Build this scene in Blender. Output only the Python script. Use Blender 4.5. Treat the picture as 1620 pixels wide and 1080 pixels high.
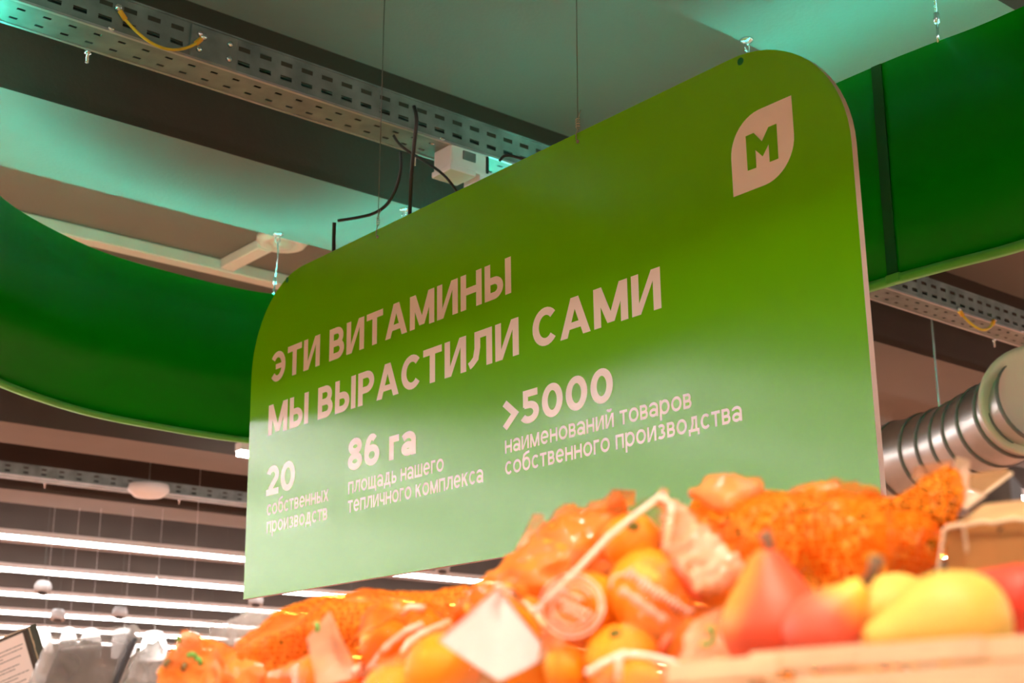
import bpy, bmesh, math, random
from mathutils import Vector, Matrix, noise
from mathutils.bvhtree import BVHTree
from mathutils.geometry import tessellate_polygon

random.seed(7)
for o in list(bpy.data.objects): bpy.data.objects.remove(o)
S = bpy.context.scene
COL = S.collection

# ------------------------------------------------------------------ camera
CZ = 1.3
PITCH = math.radians(16.25); AZ = math.radians(50.4); FP = 2250.0
cam_d = bpy.data.cameras.new('camera'); cam = bpy.data.objects.new('camera', cam_d); COL.objects.link(cam)
cam.location = (0, 0, CZ); cam.rotation_euler = (math.pi/2 + PITCH, 0, AZ - math.pi/2)
cam_d.sensor_width = 36; cam_d.lens = 36*FP/1620
cam_d.dof.use_dof = True; cam_d.dof.focus_distance = 3.7; cam_d.dof.aperture_fstop = 5.0
cam_d.clip_start = .05; cam_d.clip_end = 200
S.camera = cam
# ------------------------------------------------------------------ world, exposure
w = bpy.data.worlds.new('world'); S.world = w; w.use_nodes = True
w.node_tree.nodes['Background'].inputs[0].default_value = (1, .78, .62, 1)
w.node_tree.nodes['Background'].inputs[1].default_value = .02
S.view_settings.view_transform = 'Standard'; S.view_settings.look = 'None'
S.view_settings.exposure = 0.0; S.view_settings.gamma = 1.0; S.view_settings.use_curve_mapping = False
LAMP_E = 44.0          # linear ceiling lamps
LED_E = 95.0           # colour changing strip on top of the ring
SPOT_E = 37.0          # warm track spots over the produce

# ------------------------------------------------------------------ camera helpers (pixel of the photo -> point of the place)
Fv = Vector((math.cos(AZ)*math.cos(PITCH), math.sin(AZ)*math.cos(PITCH), math.sin(PITCH)))
Rv = Vector((math.sin(AZ), -math.cos(AZ), 0)); Uv = Rv.cross(Fv); C0 = Vector((0, 0, CZ))
def ray(x, y): return Fv*FP + Rv*(x-810) - Uv*(y-540)
def P(x, y, d): return C0 + ray(x, y)*(d/FP)
def at_z(x, y, z): r = ray(x, y); return C0 + r*((z-CZ)/r.z)
def at_x(x, y, X): r = ray(x, y); return C0 + r*(X/r.x)
def px(n, d): return n*d/FP

# ------------------------------------------------------------------ materials
MATS = {}
def mat(name, col, rough=.5, metal=0, var=.08, scale=8, spec=.5, emit=None, es=0, bump=0, bscale=60, coat=0, trans=0, sss=0, coatr=.1, aniso=0):
    if name in MATS: return MATS[name]
    m = bpy.data.materials.new(name); m.use_nodes = True; nt = m.node_tree; b = nt.nodes['Principled BSDF']
    b.inputs['Roughness'].default_value = rough; b.inputs['Metallic'].default_value = metal
    b.inputs['Specular IOR Level'].default_value = spec
    b.inputs['Coat Weight'].default_value = coat; b.inputs['Coat Roughness'].default_value = coatr
    b.inputs['Transmission Weight'].default_value = trans
    if sss:
        b.inputs['Subsurface Weight'].default_value = sss; b.inputs['Subsurface Radius'].default_value = (.02, .01, .004)
        b.inputs['Subsurface Scale'].default_value = .5
    tc = nt.nodes.new('ShaderNodeTexCoord')
    n = nt.nodes.new('ShaderNodeTexNoise'); n.inputs['Scale'].default_value = scale; n.inputs['Detail'].default_value = 4
    nt.links.new(tc.outputs['Object'], n.inputs['Vector'])
    r = nt.nodes.new('ShaderNodeValToRGB')
    r.color_ramp.elements[0].position = .3; r.color_ramp.elements[1].position = .7
    r.color_ramp.elements[0].color = (*[c*(1-var) for c in col], 1)
    r.color_ramp.elements[1].color = (*[min(1, c*(1+var)) for c in col], 1)
    nt.links.new(n.outputs['Fac'], r.inputs['Fac']); nt.links.new(r.outputs['Color'], b.inputs['Base Color'])
    if emit:
        b.inputs['Emission Color'].default_value = (*emit, 1); b.inputs['Emission Strength'].default_value = es
    if bump:
        n2 = nt.nodes.new('ShaderNodeTexNoise'); n2.inputs['Scale'].default_value = bscale; n2.inputs['Detail'].default_value = 5
        nt.links.new(tc.outputs['Object'], n2.inputs['Vector'])
        bp = nt.nodes.new('ShaderNodeBump'); bp.inputs['Strength'].default_value = bump; bp.inputs['Distance'].default_value = .01
        nt.links.new(n2.outputs['Fac'], bp.inputs['Height']); nt.links.new(bp.outputs['Normal'], b.inputs['Normal'])
    MATS[name] = m
    return m

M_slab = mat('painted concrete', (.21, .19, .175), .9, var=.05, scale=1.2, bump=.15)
M_beamside = mat('dark beam side concrete', (.065, .05, .04), .9, var=.1, scale=2, bump=.15)  # darker tone on the upright beam faces than on soffit and slab
M_floor = mat('floor tile', (.74, .34, .19), .35, var=.06, scale=1)
M_wall = mat('wall paint', (.75, .7, .66), .8, var=.04)
M_galv = mat('galvanised steel', (.20, .235, .22), .45, .35, var=.3, scale=9)
M_galvlip = mat('galvanised lip', (.5, .48, .48), .3, .6, var=.1, scale=14)
M_white = mat('white plastic', (.85, .82, .8), .4, var=.03)
M_lamp = mat('lamp diffuser', (.9, .9, .9), .4, var=.01, emit=(1, .94, .92), es=LAMP_E)
M_black = mat('black plastic', (.02, .02, .02), .45, var=.2)
M_cable = mat('black cable', (.015, .017, .016), .5, var=.2)
M_ring = mat('deep green acrylic', (.0, .31, .0), .34, var=.03, scale=2, spec=.16)
M_ringtrim = mat('light green edge trim', (.13, .55, .08), .4, var=.05)
M_led = mat('led strip', (.1, .9, .6), .4, var=.01, emit=(.015, 1.0, .74), es=LED_E)
M_wire = mat('thin steel wire', (.12, .11, .09), .45, .6, var=.1)
M_copper = mat('twisted wire end', (.55, .4, .3), .4, .7, var=.2, scale=200)
M_steel = mat('bright steel', (.75, .77, .78), .25, .9, var=.05)
M_yellow = mat('yellow green earth wire', (.75, .5, .03), .5, var=.2, scale=15)
M_orangeplug = mat('orange wire sleeve', (.9, .4, .02), .5, var=.05)
M_card = mat('corrugated cardboard', (.55, .30, .13), .85, var=.12, scale=25, bump=.2, bscale=120)
M_cardcut = mat('cardboard cut edge', (.72, .52, .34), .9, var=.15, scale=90)
M_wood = mat('raw veneer', (.76, .50, .29), .8, var=.15, scale=18, bump=.2, bscale=90)
M_table = mat('display plywood', (.55, .4, .26), .6, var=.1)
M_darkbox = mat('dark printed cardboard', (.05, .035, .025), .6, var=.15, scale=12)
M_paper = mat('white paper label', (.88, .82, .80), .6, var=.04, scale=20)
M_ink = mat('black ink', (.04, .035, .035), .7, var=.1)

# ------------------------------------------------------------------ mesh helpers
def finish(name, bm, m, parent=None, smooth=False):
    me = bpy.data.meshes.new(name); bmesh.ops.recalc_face_normals(bm, faces=bm.faces); bm.to_mesh(me); bm.free()
    for k in (m if isinstance(m, (list, tuple)) else [m]): me.materials.append(k)
    if smooth: me.polygons.foreach_set('use_smooth', [True]*len(me.polygons))
    o = bpy.data.objects.new(name, me); COL.objects.link(o)
    if parent:
        o.parent = parent; o.matrix_parent_inverse = Matrix.Translation(-parent.location) if parent.type == 'EMPTY' and not parent.rotation_euler.z else Matrix()
    return o
def thing(name, label, cat, loc=(0, 0, 0), group=None):
    o = bpy.data.objects.new(name, None); COL.objects.link(o); o.location = loc; o.empty_display_size = .05
    o['label'] = label; o['category'] = cat
    if group: o['group'] = group
    return o
def tag(o, label, cat, group=None, kind=None):
    o['label'] = label; o['category'] = cat
    if group: o['group'] = group
    if kind: o['kind'] = kind
    return o
def struct(o): o['kind'] = 'structure'; return o
def box(bm, a, b, mi=0):
    vs = [bm.verts.new((x, y, z)) for x in (a[0], b[0]) for y in (a[1], b[1]) for z in (a[2], b[2])]
    for f in ((0, 1, 3, 2), (4, 6, 7, 5), (0, 4, 5, 1), (2, 3, 7, 6), (0, 2, 6, 4), (1, 5, 7, 3)):
        bm.faces.new([vs[i] for i in f]).material_index = mi
def obox(bm, c, ux, uy, uz, mi=0):
    """box from centre and three half-axis vectors"""
    c = Vector(c); vs = [bm.verts.new(c + ux*i + uy*j + uz*k) for i in (-1, 1) for j in (-1, 1) for k in (-1, 1)]
    for f in ((0, 1, 3, 2), (4, 6, 7, 5), (0, 4, 5, 1), (2, 3, 7, 6), (0, 2, 6, 4), (1, 5, 7, 3)):
        bm.faces.new([vs[i] for i in f]).material_index = mi
def bevel(bm, w, seg=2):
    bmesh.ops.remove_doubles(bm, verts=bm.verts, dist=1e-6)
    bmesh.ops.bevel(bm, geom=bm.edges[:] + bm.verts[:], offset=w, segments=seg, affect='EDGES', profile=.6)
def tube(bm, pts, r, n=8, cap=True, mi=0):
    pts = [Vector(p) for p in pts]; rings = []
    prev = None
    for i, p in enumerate(pts):
        t = (pts[min(i+1, len(pts)-1)] - pts[max(i-1, 0)]).normalized()
        if prev is None:
            a = t.orthogonal().normalized()
        else:
            a = (prev - t*prev.dot(t)); a = a.normalized() if a.length > 1e-6 else t.orthogonal().normalized()
        prev = a; b = t.cross(a); rr = r[i] if isinstance(r, (list, tuple)) else r
        rings.append([bm.verts.new(p + (a*math.cos(2*math.pi*k/n) + b*math.sin(2*math.pi*k/n))*rr) for k in range(n)])
    for A, B in zip(rings, rings[1:]):
        for k in range(n):
            bm.faces.new((A[k], A[(k+1) % n], B[(k+1) % n], B[k])).material_index = mi
    if cap:
        bm.faces.new(rings[0][::-1]).material_index = mi; bm.faces.new(rings[-1]).material_index = mi
def lathe(bm, prof, c=(0, 0, 0), axis=Vector((0, 0, 1)), n=24, mi=0):
    c = Vector(c); axis = axis.normalized(); a = axis.orthogonal().normalized(); b = axis.cross(a); rings = []
    for r, h in prof:
        if r < 1e-6: rings.append([bm.verts.new(c + axis*h)])
        else: rings.append([bm.verts.new(c + axis*h + (a*math.cos(2*math.pi*k/n)+b*math.sin(2*math.pi*k/n))*r) for k in range(n)])
    for A, B in zip(rings, rings[1:]):
        for k in range(n):
            k2 = (k+1) % n
            if len(A) == 1 and len(B) > 1: bm.faces.new((A[0], B[k2], B[k])).material_index = mi
            elif len(B) == 1 and len(A) > 1: bm.faces.new((A[k], A[k2], B[0])).material_index = mi
            elif len(A) > 1: bm.faces.new((A[k], A[k2], B[k2], B[k])).material_index = mi
def catmull(pts, n=8, closed=False):
    pts = [Vector(p) for p in pts]; out = []; N = len(pts)
    for i in range(N if closed else N-1):
        g = (lambda j: pts[j % N]) if closed else (lambda j: pts[max(0, min(N-1, j))])
        p0, p1, p2, p3 = g(i-1), g(i), g(i+1), g(i+2)
        for k in range(n):
            t = k/n
            out.append(.5*((2*p1) + (p2-p0)*t + (2*p0-5*p1+4*p2-p3)*t*t + (3*p1-p0-3*p2+p3)*t**3))
    if not closed: out.append(pts[-1])
    return out
def prism(bm, poly, f, h0, h1, mi=0):
    """poly 2D list, f(u,v,h)->point"""
    A = [bm.verts.new(f(u, v, h0)) for u, v in poly]; B = [bm.verts.new(f(u, v, h1)) for u, v in poly]
    bm.faces.new(A[::-1]).material_index = mi; bm.faces.new(B).material_index = mi
    n = len(poly)
    for i in range(n): bm.faces.new((A[i], A[(i+1) % n], B[(i+1) % n], B[i])).material_index = mi
def copy_tree(o, parent=None):
    c = o.copy(); COL.objects.link(c)
    if parent: c.parent = parent
    for ch in [x for x in bpy.data.objects if x.parent is o]: copy_tree(ch, c)
    return c

# ================================================================== the room
ZB = 3.6; ZS = 4.2
X0, X1, Y0, Y1 = -16, 34, -10, 33
bm = bmesh.new(); box(bm, (X0, Y0, -.1), (X1, Y1, 0)); struct(finish('floor', bm, M_floor))
bm = bmesh.new(); box(bm, (X0, Y0, ZS), (X1, Y1, ZS+.2)); struct(finish('ceiling', bm, M_slab))
for n, a, b in (('wall_left', (X0-.2, Y0, 0), (X0, Y1, ZS)), ('wall_right', (X1, Y0, 0), (X1+.2, Y1, ZS)),
                ('wall_back', (X0, Y1, 0), (X1, Y1+.2, ZS)), ('wall_front', (X0, Y0-.2, 0), (X1, Y0, ZS))):
    bm = bmesh.new(); box(bm, a, b); struct(finish(n, bm, M_wall))
bm = bmesh.new(); box(bm, (X0, 5.44, 4.0), (X1, 7.36, ZS-.002)); struct(finish('trim_40', bm, M_slab))
# downstand beams run along X, one every 2.62 m
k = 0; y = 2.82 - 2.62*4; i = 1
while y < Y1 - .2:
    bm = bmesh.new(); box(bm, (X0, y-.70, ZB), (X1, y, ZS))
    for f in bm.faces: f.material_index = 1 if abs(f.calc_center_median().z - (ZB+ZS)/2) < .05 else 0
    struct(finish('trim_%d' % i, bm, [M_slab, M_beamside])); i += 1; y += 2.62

# ================================================================== linear lamps
def lamp(x0, x1, yc, z=3.40, proto=[None]):
    t = thing('linear_lamp', '', 'ceiling lamp', ((x0+x1)/2, yc, z))
    bm = bmesh.new(); box(bm, (x0, yc-.045, z+.07), (x1, yc+.045, z+.13)); finish('lamp_housing', bm, M_white, t)
    bm = bmesh.new(); box(bm, (x0+.01, yc-.034, z+.035), (x1-.01, yc+.034, z+.07)); finish('lamp_diffuser', bm, M_lamp, t)
    for xx in (x0+.4, x1-.4):
        bm = bmesh.new(); tube(bm, [(xx, yc, z+.13), (xx, yc, ZS)], .0013, 4); finish('suspension_cable', bm, M_wire, t)
    return t
def lamp_row(yc, xa, xb, label, group, L=5.0, z=3.40):
    x = xa
    while x < xb - .5:
        t = lamp(x, min(x+L, xb)-.02, yc, z); t['label'] = label; t['group'] = group; x += L
t = lamp(5.02, 14.0, 9.25); t['label'] = 'white linear ceiling lamp whose end peeks out left of the hanging sign'
names = {14.47: 'topmost lit lamp line at the left', 17.09: 'second lit lamp line from the top at the left',
         19.71: 'third lit lamp line from the top at the left', 22.33: 'fourth lit lamp line from the top at the left',
         24.95: 'fifth lit lamp line from the top at the left', 27.57: 'lowest lit lamp line far away'}
for yc, nm in names.items():
    lamp_row(yc, 3.2 if yc < 18 else 5.0, 28, 'white glowing lamp in the ' + nm, nm)
# rows beside and behind the camera that light the hall and mirror in the sign
for yc, xb in ((-6.5, -1), (-3.9, -1), (-1.24, -1), (1.38, -1), (4.0, -.9), (6.63, 1.0), (9.25, 2.6), (11.9, 3.4), (14.47, 3.2), (17.09, 3.2), (19.71, 5.0), (22.33, 5)):
    lamp_row(yc, -14, xb, 'white linear ceiling lamp over the aisles left of the produce hall', 'linear lamps left of the view', 7.5)
for yc in (-6.5, -3.9, -1.24):
    lamp_row(yc, 4.5, 24, 'white linear ceiling lamp over the aisles right of the produce hall', 'linear lamps right of the view', 7.5)
for yc in (1.38, 4.0, 6.63):
    lamp_row(yc, 9.5, 24, 'white linear ceiling lamp far right over the aisles', 'linear lamps right of the view', 7.5)

# ================================================================== slotted cable trays
def slotted(bm, org, ux, uy, L, W, rows, pitch=.082, sl=.045, sh=.017, phase=0, mi=0):
    """flat plate with real slots; ux along, uy across"""
    org = Vector(org); n = int(L/pitch); xs = [0.]
    for i in range(n): xs += [i*pitch + (pitch-sl)/2, i*pitch + (pitch+sl)/2]
    xs.append(n*pitch)
    ys = [0.]
    for r in rows: ys += [r - sh/2, r + sh/2]
    ys.append(W)
    g = [[bm.verts.new(org + ux*x + uy*yv) for yv in ys] for x in xs]
    for a in range(len(xs)-1):
        for b in range(len(ys)-1):
            if a % 2 == 1 and b % 2 == 1: continue
            bm.faces.new((g[a][b], g[a+1][b], g[a+1][b+1], g[a][b+1])).material_index = mi
    return n*pitch
EX, EY, EZ = Vector((1, 0, 0)), Vector((0, 1, 0)), Vector((0, 0, 1))
def cable_tray(xa, xb, y0, y1, z, h, label, pitch=.082, bolts=True):
    t = thing('cable_tray', label, 'cable tray', ((xa+xb)/2, y0, z)); L = xb-xa; W = y1-y0
    bm = bmesh.new(); slotted(bm, (xa, y0, z), EX, EZ, L, h, [h*.3, h*.72], pitch)
    finish('side_rail', bm, M_galv, t).modifiers.new('thickness', 'SOLIDIFY').thickness = .0015
    bm = bmesh.new(); slotted(bm, (xa, y1, z), EX, EZ, L, h, [h*.3, h*.72], pitch)
    finish('side_rail', bm, M_galv, t).modifiers.new('thickness', 'SOLIDIFY').thickness = .0015
    bm = bmesh.new(); slotted(bm, (xa, y0, z), EX, EY, L, W, [W*.3, W*.72], pitch, .026, .012)
    finish('tray_bottom', bm, M_galv, t).modifiers.new('thickness', 'SOLIDIFY').thickness = .0015
    if bolts:
        for i_, (fy, rr) in enumerate(((.2, .012), (.4, .016), (.62, .014), (.82, .012))):
            bm = bmesh.new(); tube(bm, [(xa+.5*q_, y0+W*fy+.006*math.sin(q_*1.3+i_), z+h*.12+rr+.018*abs(math.sin(q_+i_))) for q_ in range(int(L/.5)+1)], rr, 8); finish('laid_cable', bm, M_cable, t, True)
    for yy in (y0, y1):
        bm = bmesh.new(); box(bm, (xa, yy-.006, z-.004), (xb, yy+.006, z+.004)); finish('folded_lip', bm, M_galvlip, t)
        bm = bmesh.new(); box(bm, (xa, yy-.006, z+h-.003), (xb, yy+.006, z+h+.003)); finish('folded_lip', bm, M_galv, t)
    x = xa + 1.13
    while bolts and x < min(xb, xa+14):
        bm = bmesh.new(); box(bm, (x, y0-.01, z), (x+.02, y1+.01, z+.008)); tube(bm, [(x+.01, y1+.012, z-.045), (x+.01, y1+.012, z+h+.02)], .005, 6)
        lathe(bm, [(0, -.012), (.011, -.012), (.011, 0), (0, 0)], (x+.01, y1+.012, z), EZ, 6)
        finish('hanger_rod', bm, M_steel, t, True); x += 1.3
    return t
TR = cable_tray(-.85, 9.3, 3.905, 4.06, 3.49, .125, 'galvanised slotted cable tray crossing the upper left corner and reappearing right of the sign', .082)
# joint plates and bolts on the near rail
for xx in (1.86, 3.70):
    bm = bmesh.new(); box(bm, (xx, 3.895, 3.492), (xx+.17, 3.902, 3.608)); bevel(bm, .002, 1); finish('joint_plate', bm, M_galv, TR)
    for dx in (.03, .14):
        for dz in (.03, .085):
            bm = bmesh.new(); lathe(bm, [(0, .012), (.009, .010), (.011, 0), (0, 0)], (xx+dx, 3.895, 3.492+dz), -EY, 8); finish('bolt', bm, M_steel, TR, True)
cable_tray(3.6, 22, 12.0, 12.2, 3.62, .10, 'distant slotted cable tray below the left end of the green ring', .16)
cable_tray(3, 26, 17.9, 18.1, 3.62, .10, 'far cable tray between the first and second lit lamp lines', .25, False)

# earth wires
def earth_wire(p0, p1, sag, label, r=.005):
    t = thing('earth_wire', label, 'wire', p0); p0, p1 = Vector(p0), Vector(p1)
    pts = [p0.lerp(p1, s/14) + Vector((0, -.015*math.sin(math.pi*s/14), -sag*math.sin(math.pi*s/14)**.8)) for s in range(15)]
    bm = bmesh.new(); tube(bm, pts, r, 8); finish('wire', bm, M_yellow, t, True)
    for a, b in ((0, 1), (-1, -2)):
        bm = bmesh.new(); d = (pts[b]-pts[a]).normalized(); tube(bm, [pts[a]-d*.005, pts[a]+d*.03], r*1.7, 8); finish('sleeve', bm, M_orangeplug, t, True)
        bm = bmesh.new(); lathe(bm, [(0, .014), (.010, .012), (.014, 0), (0, -.006)], pts[a]-d*.012, -EY, 10); finish('bolt', bm, M_steel, t, True)
    return t
def on_rail(x, y, Y=3.895): r = ray(x, y); return C0 + r*(Y/r.y)
earth_wire(on_rail(190, 18), on_rail(318, 62), .085, 'yellow green earth wire looped on the cable tray at upper left')
earth_wire(on_rail(1518, 492, 3.9), on_rail(1572, 508, 3.9), .075, 'yellow green earth wire looped on the cable tray right of the sign', .007)

# junction box under the tray
t = thing('junction_box', 'pale grey junction box clipped under the cable tray above the sign edge', 'electrical box', on_rail(735, 262, 3.95))
c = on_rail(728, 258, 3.96)
bm = bmesh.new(); obox(bm, c, EX*.085, EY*.055, EZ*.05); bevel(bm, .01, 2); finish('box_body', bm, M_white, t)
bm = bmesh.new(); obox(bm, c - EY*.056 + EZ*.008, EX*.03, EY*.004, EZ*.018); bevel(bm, .002, 1); finish('latch', bm, M_galv, t)
bm = bmesh.new(); obox(bm, c - EZ*.055 - EX*.03, EX*.06, EY*.06, EZ*.012); bevel(bm, .005, 2); finish('flange', bm, M_white, t)
bm = bmesh.new(); obox(bm, c - EZ*.05 + EX*.10, EX*.045, EY*.05, EZ*.025); bevel(bm, .006, 2); finish('cable_entry', bm, M_white, t)
bm = bmesh.new(); obox(bm, c + EX*.09 + EZ*.01, EX*.004, EY*.056, EZ*.045); finish('lid_seam', bm, M_black, t)

# black cables
def cable(px_pts, label, r=.007, m=M_cable):
    pts = catmull([P(a, b, d) for a, b, d in px_pts], 8); bm = bmesh.new(); tube(bm, pts, r, 8)
    return tag(finish('black_cable', bm, m, None, True), label, 'cable')
cable([(655, 168, 4.95), (659, 190, 4.93), (655, 230, 4.95), (650, 290, 5.0), (647, 380, 5.05)], 'thick black cable hanging straight down behind the sign from the tray')
cable([(622, 214, 5.1), (640, 235, 5.1), (700, 275, 5.1), (735, 320, 5.1)], 'black cable sagging from the tray toward the junction box', .005)
cable([(634, 240, 5.1), (633, 275, 5.1), (618, 315, 5.15), (590, 338, 5.2), (535, 349, 5.25)], 'black cable curving from the tray to the white ceiling clip', .006)
cable([(529, 352, 5.25), (528, 380, 5.25), (528, 420, 5.25)], 'short black cable dropping from the white ceiling clip behind the sign', .007)
cable([(790, 255, 4.9), (800, 246, 4.9), (822, 250, 4.9), (850, 262, 4.9)], 'loop of black cable inside the tray beside the junction box', .005)
bm = bmesh.new(); q = P(531, 350, 5.25); q.z = ZB-.012; lathe(bm, [(0, .012), (.028, .012), (.028, 0), (.014, -.012), (0, -.02)], q, EZ, 12)
tag(finish('ceiling_clip', bm, M_white, None, True), 'small white cable clip under the teal lit beam', 'clip')
bm = bmesh.new(); q = at_z(150, 29, 3.48)

# ================================================================== hanging green ring
ring_ctrl = [(1.43, 4.52), (1.53, 4.82), (1.775, 5.10), (2.192, 5.333), (2.583, 5.404), (2.971, 5.403), (3.20, 5.29), (3.32, 5.0), (3.35, 4.4), (3.335, 3.4),
             (3.326, 2.395), (3.333, 2.136), (3.349, 1.89), (3.31, 1.4), (3.10, 1.0), (2.6, .78), (2.0, .72), (1.4, .85), (.98, 1.15), (.78, 1.7), (.73, 2.45), (.91, 3.1), (1.15, 3.8)]
ring_pts = catmull([(a, b, 0) for a, b in ring_ctrl], 10, True)
cen = Vector((2.1, 3.1, 0))
RZ0, RZ1 = 2.63, 3.30
def ring_band(pts, z0, z1, off, th, lean=.0):
    """closed or open vertical band"""
    bm = bmesh.new(); N = len(pts); rows = []
    for i in range(N):
        t = (pts[(i+1) % N] - pts[i-1]); nrm = Vector((t.y, -t.x, 0)).normalized()
        if nrm.dot(pts[i]-cen) < 0: nrm = -nrm
        q = pts[i] + nrm*off
        rows.append([bm.verts.new((q.x, q.y, z0)), bm.verts.new((q.x, q.y, z1)),
                     bm.verts.new((q.x+nrm.x*th, q.y+nrm.y*th, z1)), bm.verts.new((q.x+nrm.x*th, q.y+nrm.y*th, z0))])
    return bm, rows
def band_seg(name, i0, i1, z0, z1, off, th, m, parent):
    bm, rows = ring_band(ring_pts, z0, z1, off, th); N = len(ring_pts)
    idx = [j % N for j in range(i0, i1+1)]
    for a, b in zip(idx, idx[1:]):
        for k in range(4): bm.faces.new((rows[a][k], rows[b][k], rows[b][(k+1) % 4], rows[a][(k+1) % 4]))
    keep = set(v for f in bm.faces for v in f.verts)
    for v in list(bm.verts):
        if v not in keep: bm.verts.remove(v)
    if idx[0] != idx[-1]:
        bm.faces.new(rows[idx[0]]); bm.faces.new(rows[idx[-1]][::-1])
    return finish(name, bm, m, parent, True)
RING = thing('ring_banner', 'large glossy dark green ring shaped banner hung around and behind the lettered sign', 'banner', (2.1, 3.1, 2.6))
N = len(ring_pts)
# panel joint on the right, about pixel column 1412
ji = min(range(N), key=lambda j: (ring_pts[j]-Vector((3.33, 2.29, 0))).length)
segs = [ji, 140, 170, 200, 222, 305, ji+N]
for a, b in zip(segs, segs[1:]):
    o = band_seg('banner_panel', a, b, RZ0, RZ1, 0, .012, M_ring, RING)
    for p in o.data.polygons:
        if abs(p.normal.z) > .5: p.use_smooth = False
    band_seg('bottom_trim', a, b, RZ0-.022, RZ0, -.010, .028, M_ringtrim, RING)
    band_seg('light_strip', a, b, RZ1-.012, RZ1-.001, .013, .012, M_led, RING)
# joint strip behind/at the panel seam
jp = ring_pts[ji]
bm = bmesh.new(); box(bm, (jp.x-.003, jp.y-.018, RZ0), (jp.x+.001, jp.y+.018, RZ1)); finish('joint_strip', bm, mat('dark joint tape', (0, .10, .01), .3), RING)
bm = bmesh.new(); box(bm, (jp.x-.012, jp.y-.03, RZ0-.024), (jp.x+.0, jp.y+.02, RZ0+.004)); bevel(bm, .003, 1); finish('trim_connector', bm, M_ringtrim, RING)
# hangers: wire with small turnbuckle
def hanger(q, ztop, label):
    t = thing('hanging_hook', label, 'hook', (q[0], q[1], RZ1))
    x, y = q
    bm = bmesh.new(); lathe(bm, [(0, 0), (.022, 0), (.022, -.006), (.008, -.012), (0, -.012)], (x, y, ztop), EZ, 12); finish('ceiling_anchor', bm, M_steel, t, True)
    bm = bmesh.new(); pts = [Vector((x + .012*math.cos(a), y, ztop-.03 + .016*math.sin(a))) for a in [2*math.pi*s/12 for s in range(13)]]; tube(bm, pts, .003, 6, False); finish('eye', bm, M_steel, t, True)
    bm = bmesh.new(); tube(bm, [(x, y, ztop-.045), (x+.006, y, ztop-.10), (x-.004, y, RZ1+.07)], .0035, 6); finish('hook_wire', bm, M_steel, t, True)
    bm = bmesh.new(); lathe(bm, [(0, .02), (.008, .016), (.010, 0), (.008, -.016), (0, -.02)], (x-.004, y, RZ1+.07), EZ, 10); finish('crimp', bm, M_steel, t, True)
    bm = bmesh.new(); tube(bm, [(x-.004, y, RZ1+.05), (x-.008, y, RZ1-.01)], .004, 6); finish('clasp', bm, M_steel, t, True)
hanger((3.075, 5.40), ZB, 'teal lit steel hook holding the green ring left of the sign')
hanger((3.335, 2.80), ZS if False else ZB, 'steel hook holding the green ring just above the sign top right corner')
hanger((3.335, 2.08), ZS, 'steel hook with bent wire holding the green ring at the right end')
hanger((3.345, 4.78), ZB, 'steel hook seen through the wire knot above the left half of the sign')

# ================================================================== the lettered sign
SX = 2.40; TH = .018
ZT, ZBm = 2.918, 1.811; YL, YR = 4.345, 1.732
def rounded(y0, z0, y1, z1, rl, rr, n=18):
    """outline in (y,z) seen from the camera side; y decreases to the right; top corners rounded"""
    pts = [(y0, z0)]
    for k in range(n+1):
        a = math.pi - (math.pi/2)*k/n; pts.append((y0 - rl - rl*math.cos(a), z1 - rl + rl*math.sin(a)))
    for k in range(n+1):
        a = math.pi/2 - (math.pi/2)*k/n; pts.append((y1 + rr - rr*math.cos(a), z1 - rr + rr*math.sin(a)))
    pts.append((y1, z0)); return pts
SIGN = thing('hanging_sign', 'large green hanging sign with white lettering and rounded top corners', 'sign', (SX, 3.04, ZBm))
M_sign = mat('sign green satin print', (.145, .50, .0), .15, var=.015, scale=3, spec=.52, bump=.03, bscale=700)
M_signedge = mat('sign foam edge', (.80, .62, .52), .7, var=.04)
M_letter = mat('white satin print', (.98, .86, .79), .18, var=.01, spec=.6, bump=.03, bscale=700)
bm = bmesh.new(); prism(bm, rounded(YL, ZBm, YR, ZT, .33, .33), lambda u, v, h: (SX+h, u, v), 0, TH)
for f in bm.faces: f.material_index = 0 if abs(f.calc_center_median().x - (SX+TH/2)) > TH*.4 else 1
o = finish('sign_board', bm, [M_sign, M_signedge], SIGN)
def sp(x, y): q = at_x(x, y, SX); return (q.y, q.z)
def flat_poly(name, outer, holes, m, parent, lift=.0008):
    loops = [[Vector((a, b, 0)) for a, b in outer]] + [[Vector((a, b, 0)) for a, b in h] for h in holes]
    tris = tessellate_polygon(loops); allp = [p for l in loops for p in l]
    bm = bmesh.new(); vs = [bm.verts.new((SX - lift, p.x, p.y)) for p in allp]
    for t_ in tris:
        try: bm.faces.new([vs[i] for i in t_])
        except ValueError: pass
    o = finish(name, bm, m, parent)
    return o
# emblem: leaf outline and the M
ly0, ly1 = 2.076, 1.886; lz0, lz1 = 2.566, 2.757
def arc(cy, cz, r, a0, a1, n=12): return [(cy - r*math.cos(math.radians(a0+(a1-a0)*k/n)), cz + r*math.sin(math.radians(a0+(a1-a0)*k/n))) for k in range(n+1)]
r_ = .095
leaf = [(ly0, lz0)] + arc(ly0 - r_, lz1 - r_, r_, 0, 90) + [(ly1, lz1)] + arc(ly1 + r_, lz0 + r_, r_, 0, -90)[0:0]
leaf = [(ly0, lz0), ] + [(ly0 - r_ + r_*math.cos(math.radians(a)), lz1 - r_ + r_*math.sin(math.radians(a))) for a in range(0, 91, 8)] + [(ly0-r_, lz1), (ly1, lz1)] + \
       [(ly1 + r_ - r_*math.cos(math.radians(a)), lz0 + r_ - r_*math.sin(math.radians(a))) for a in range(0, 91, 8)] + [(ly1+r_, lz0)]
def z7(x, y): return (1120 + x*.27778, 60 + y*.27778)
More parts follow.
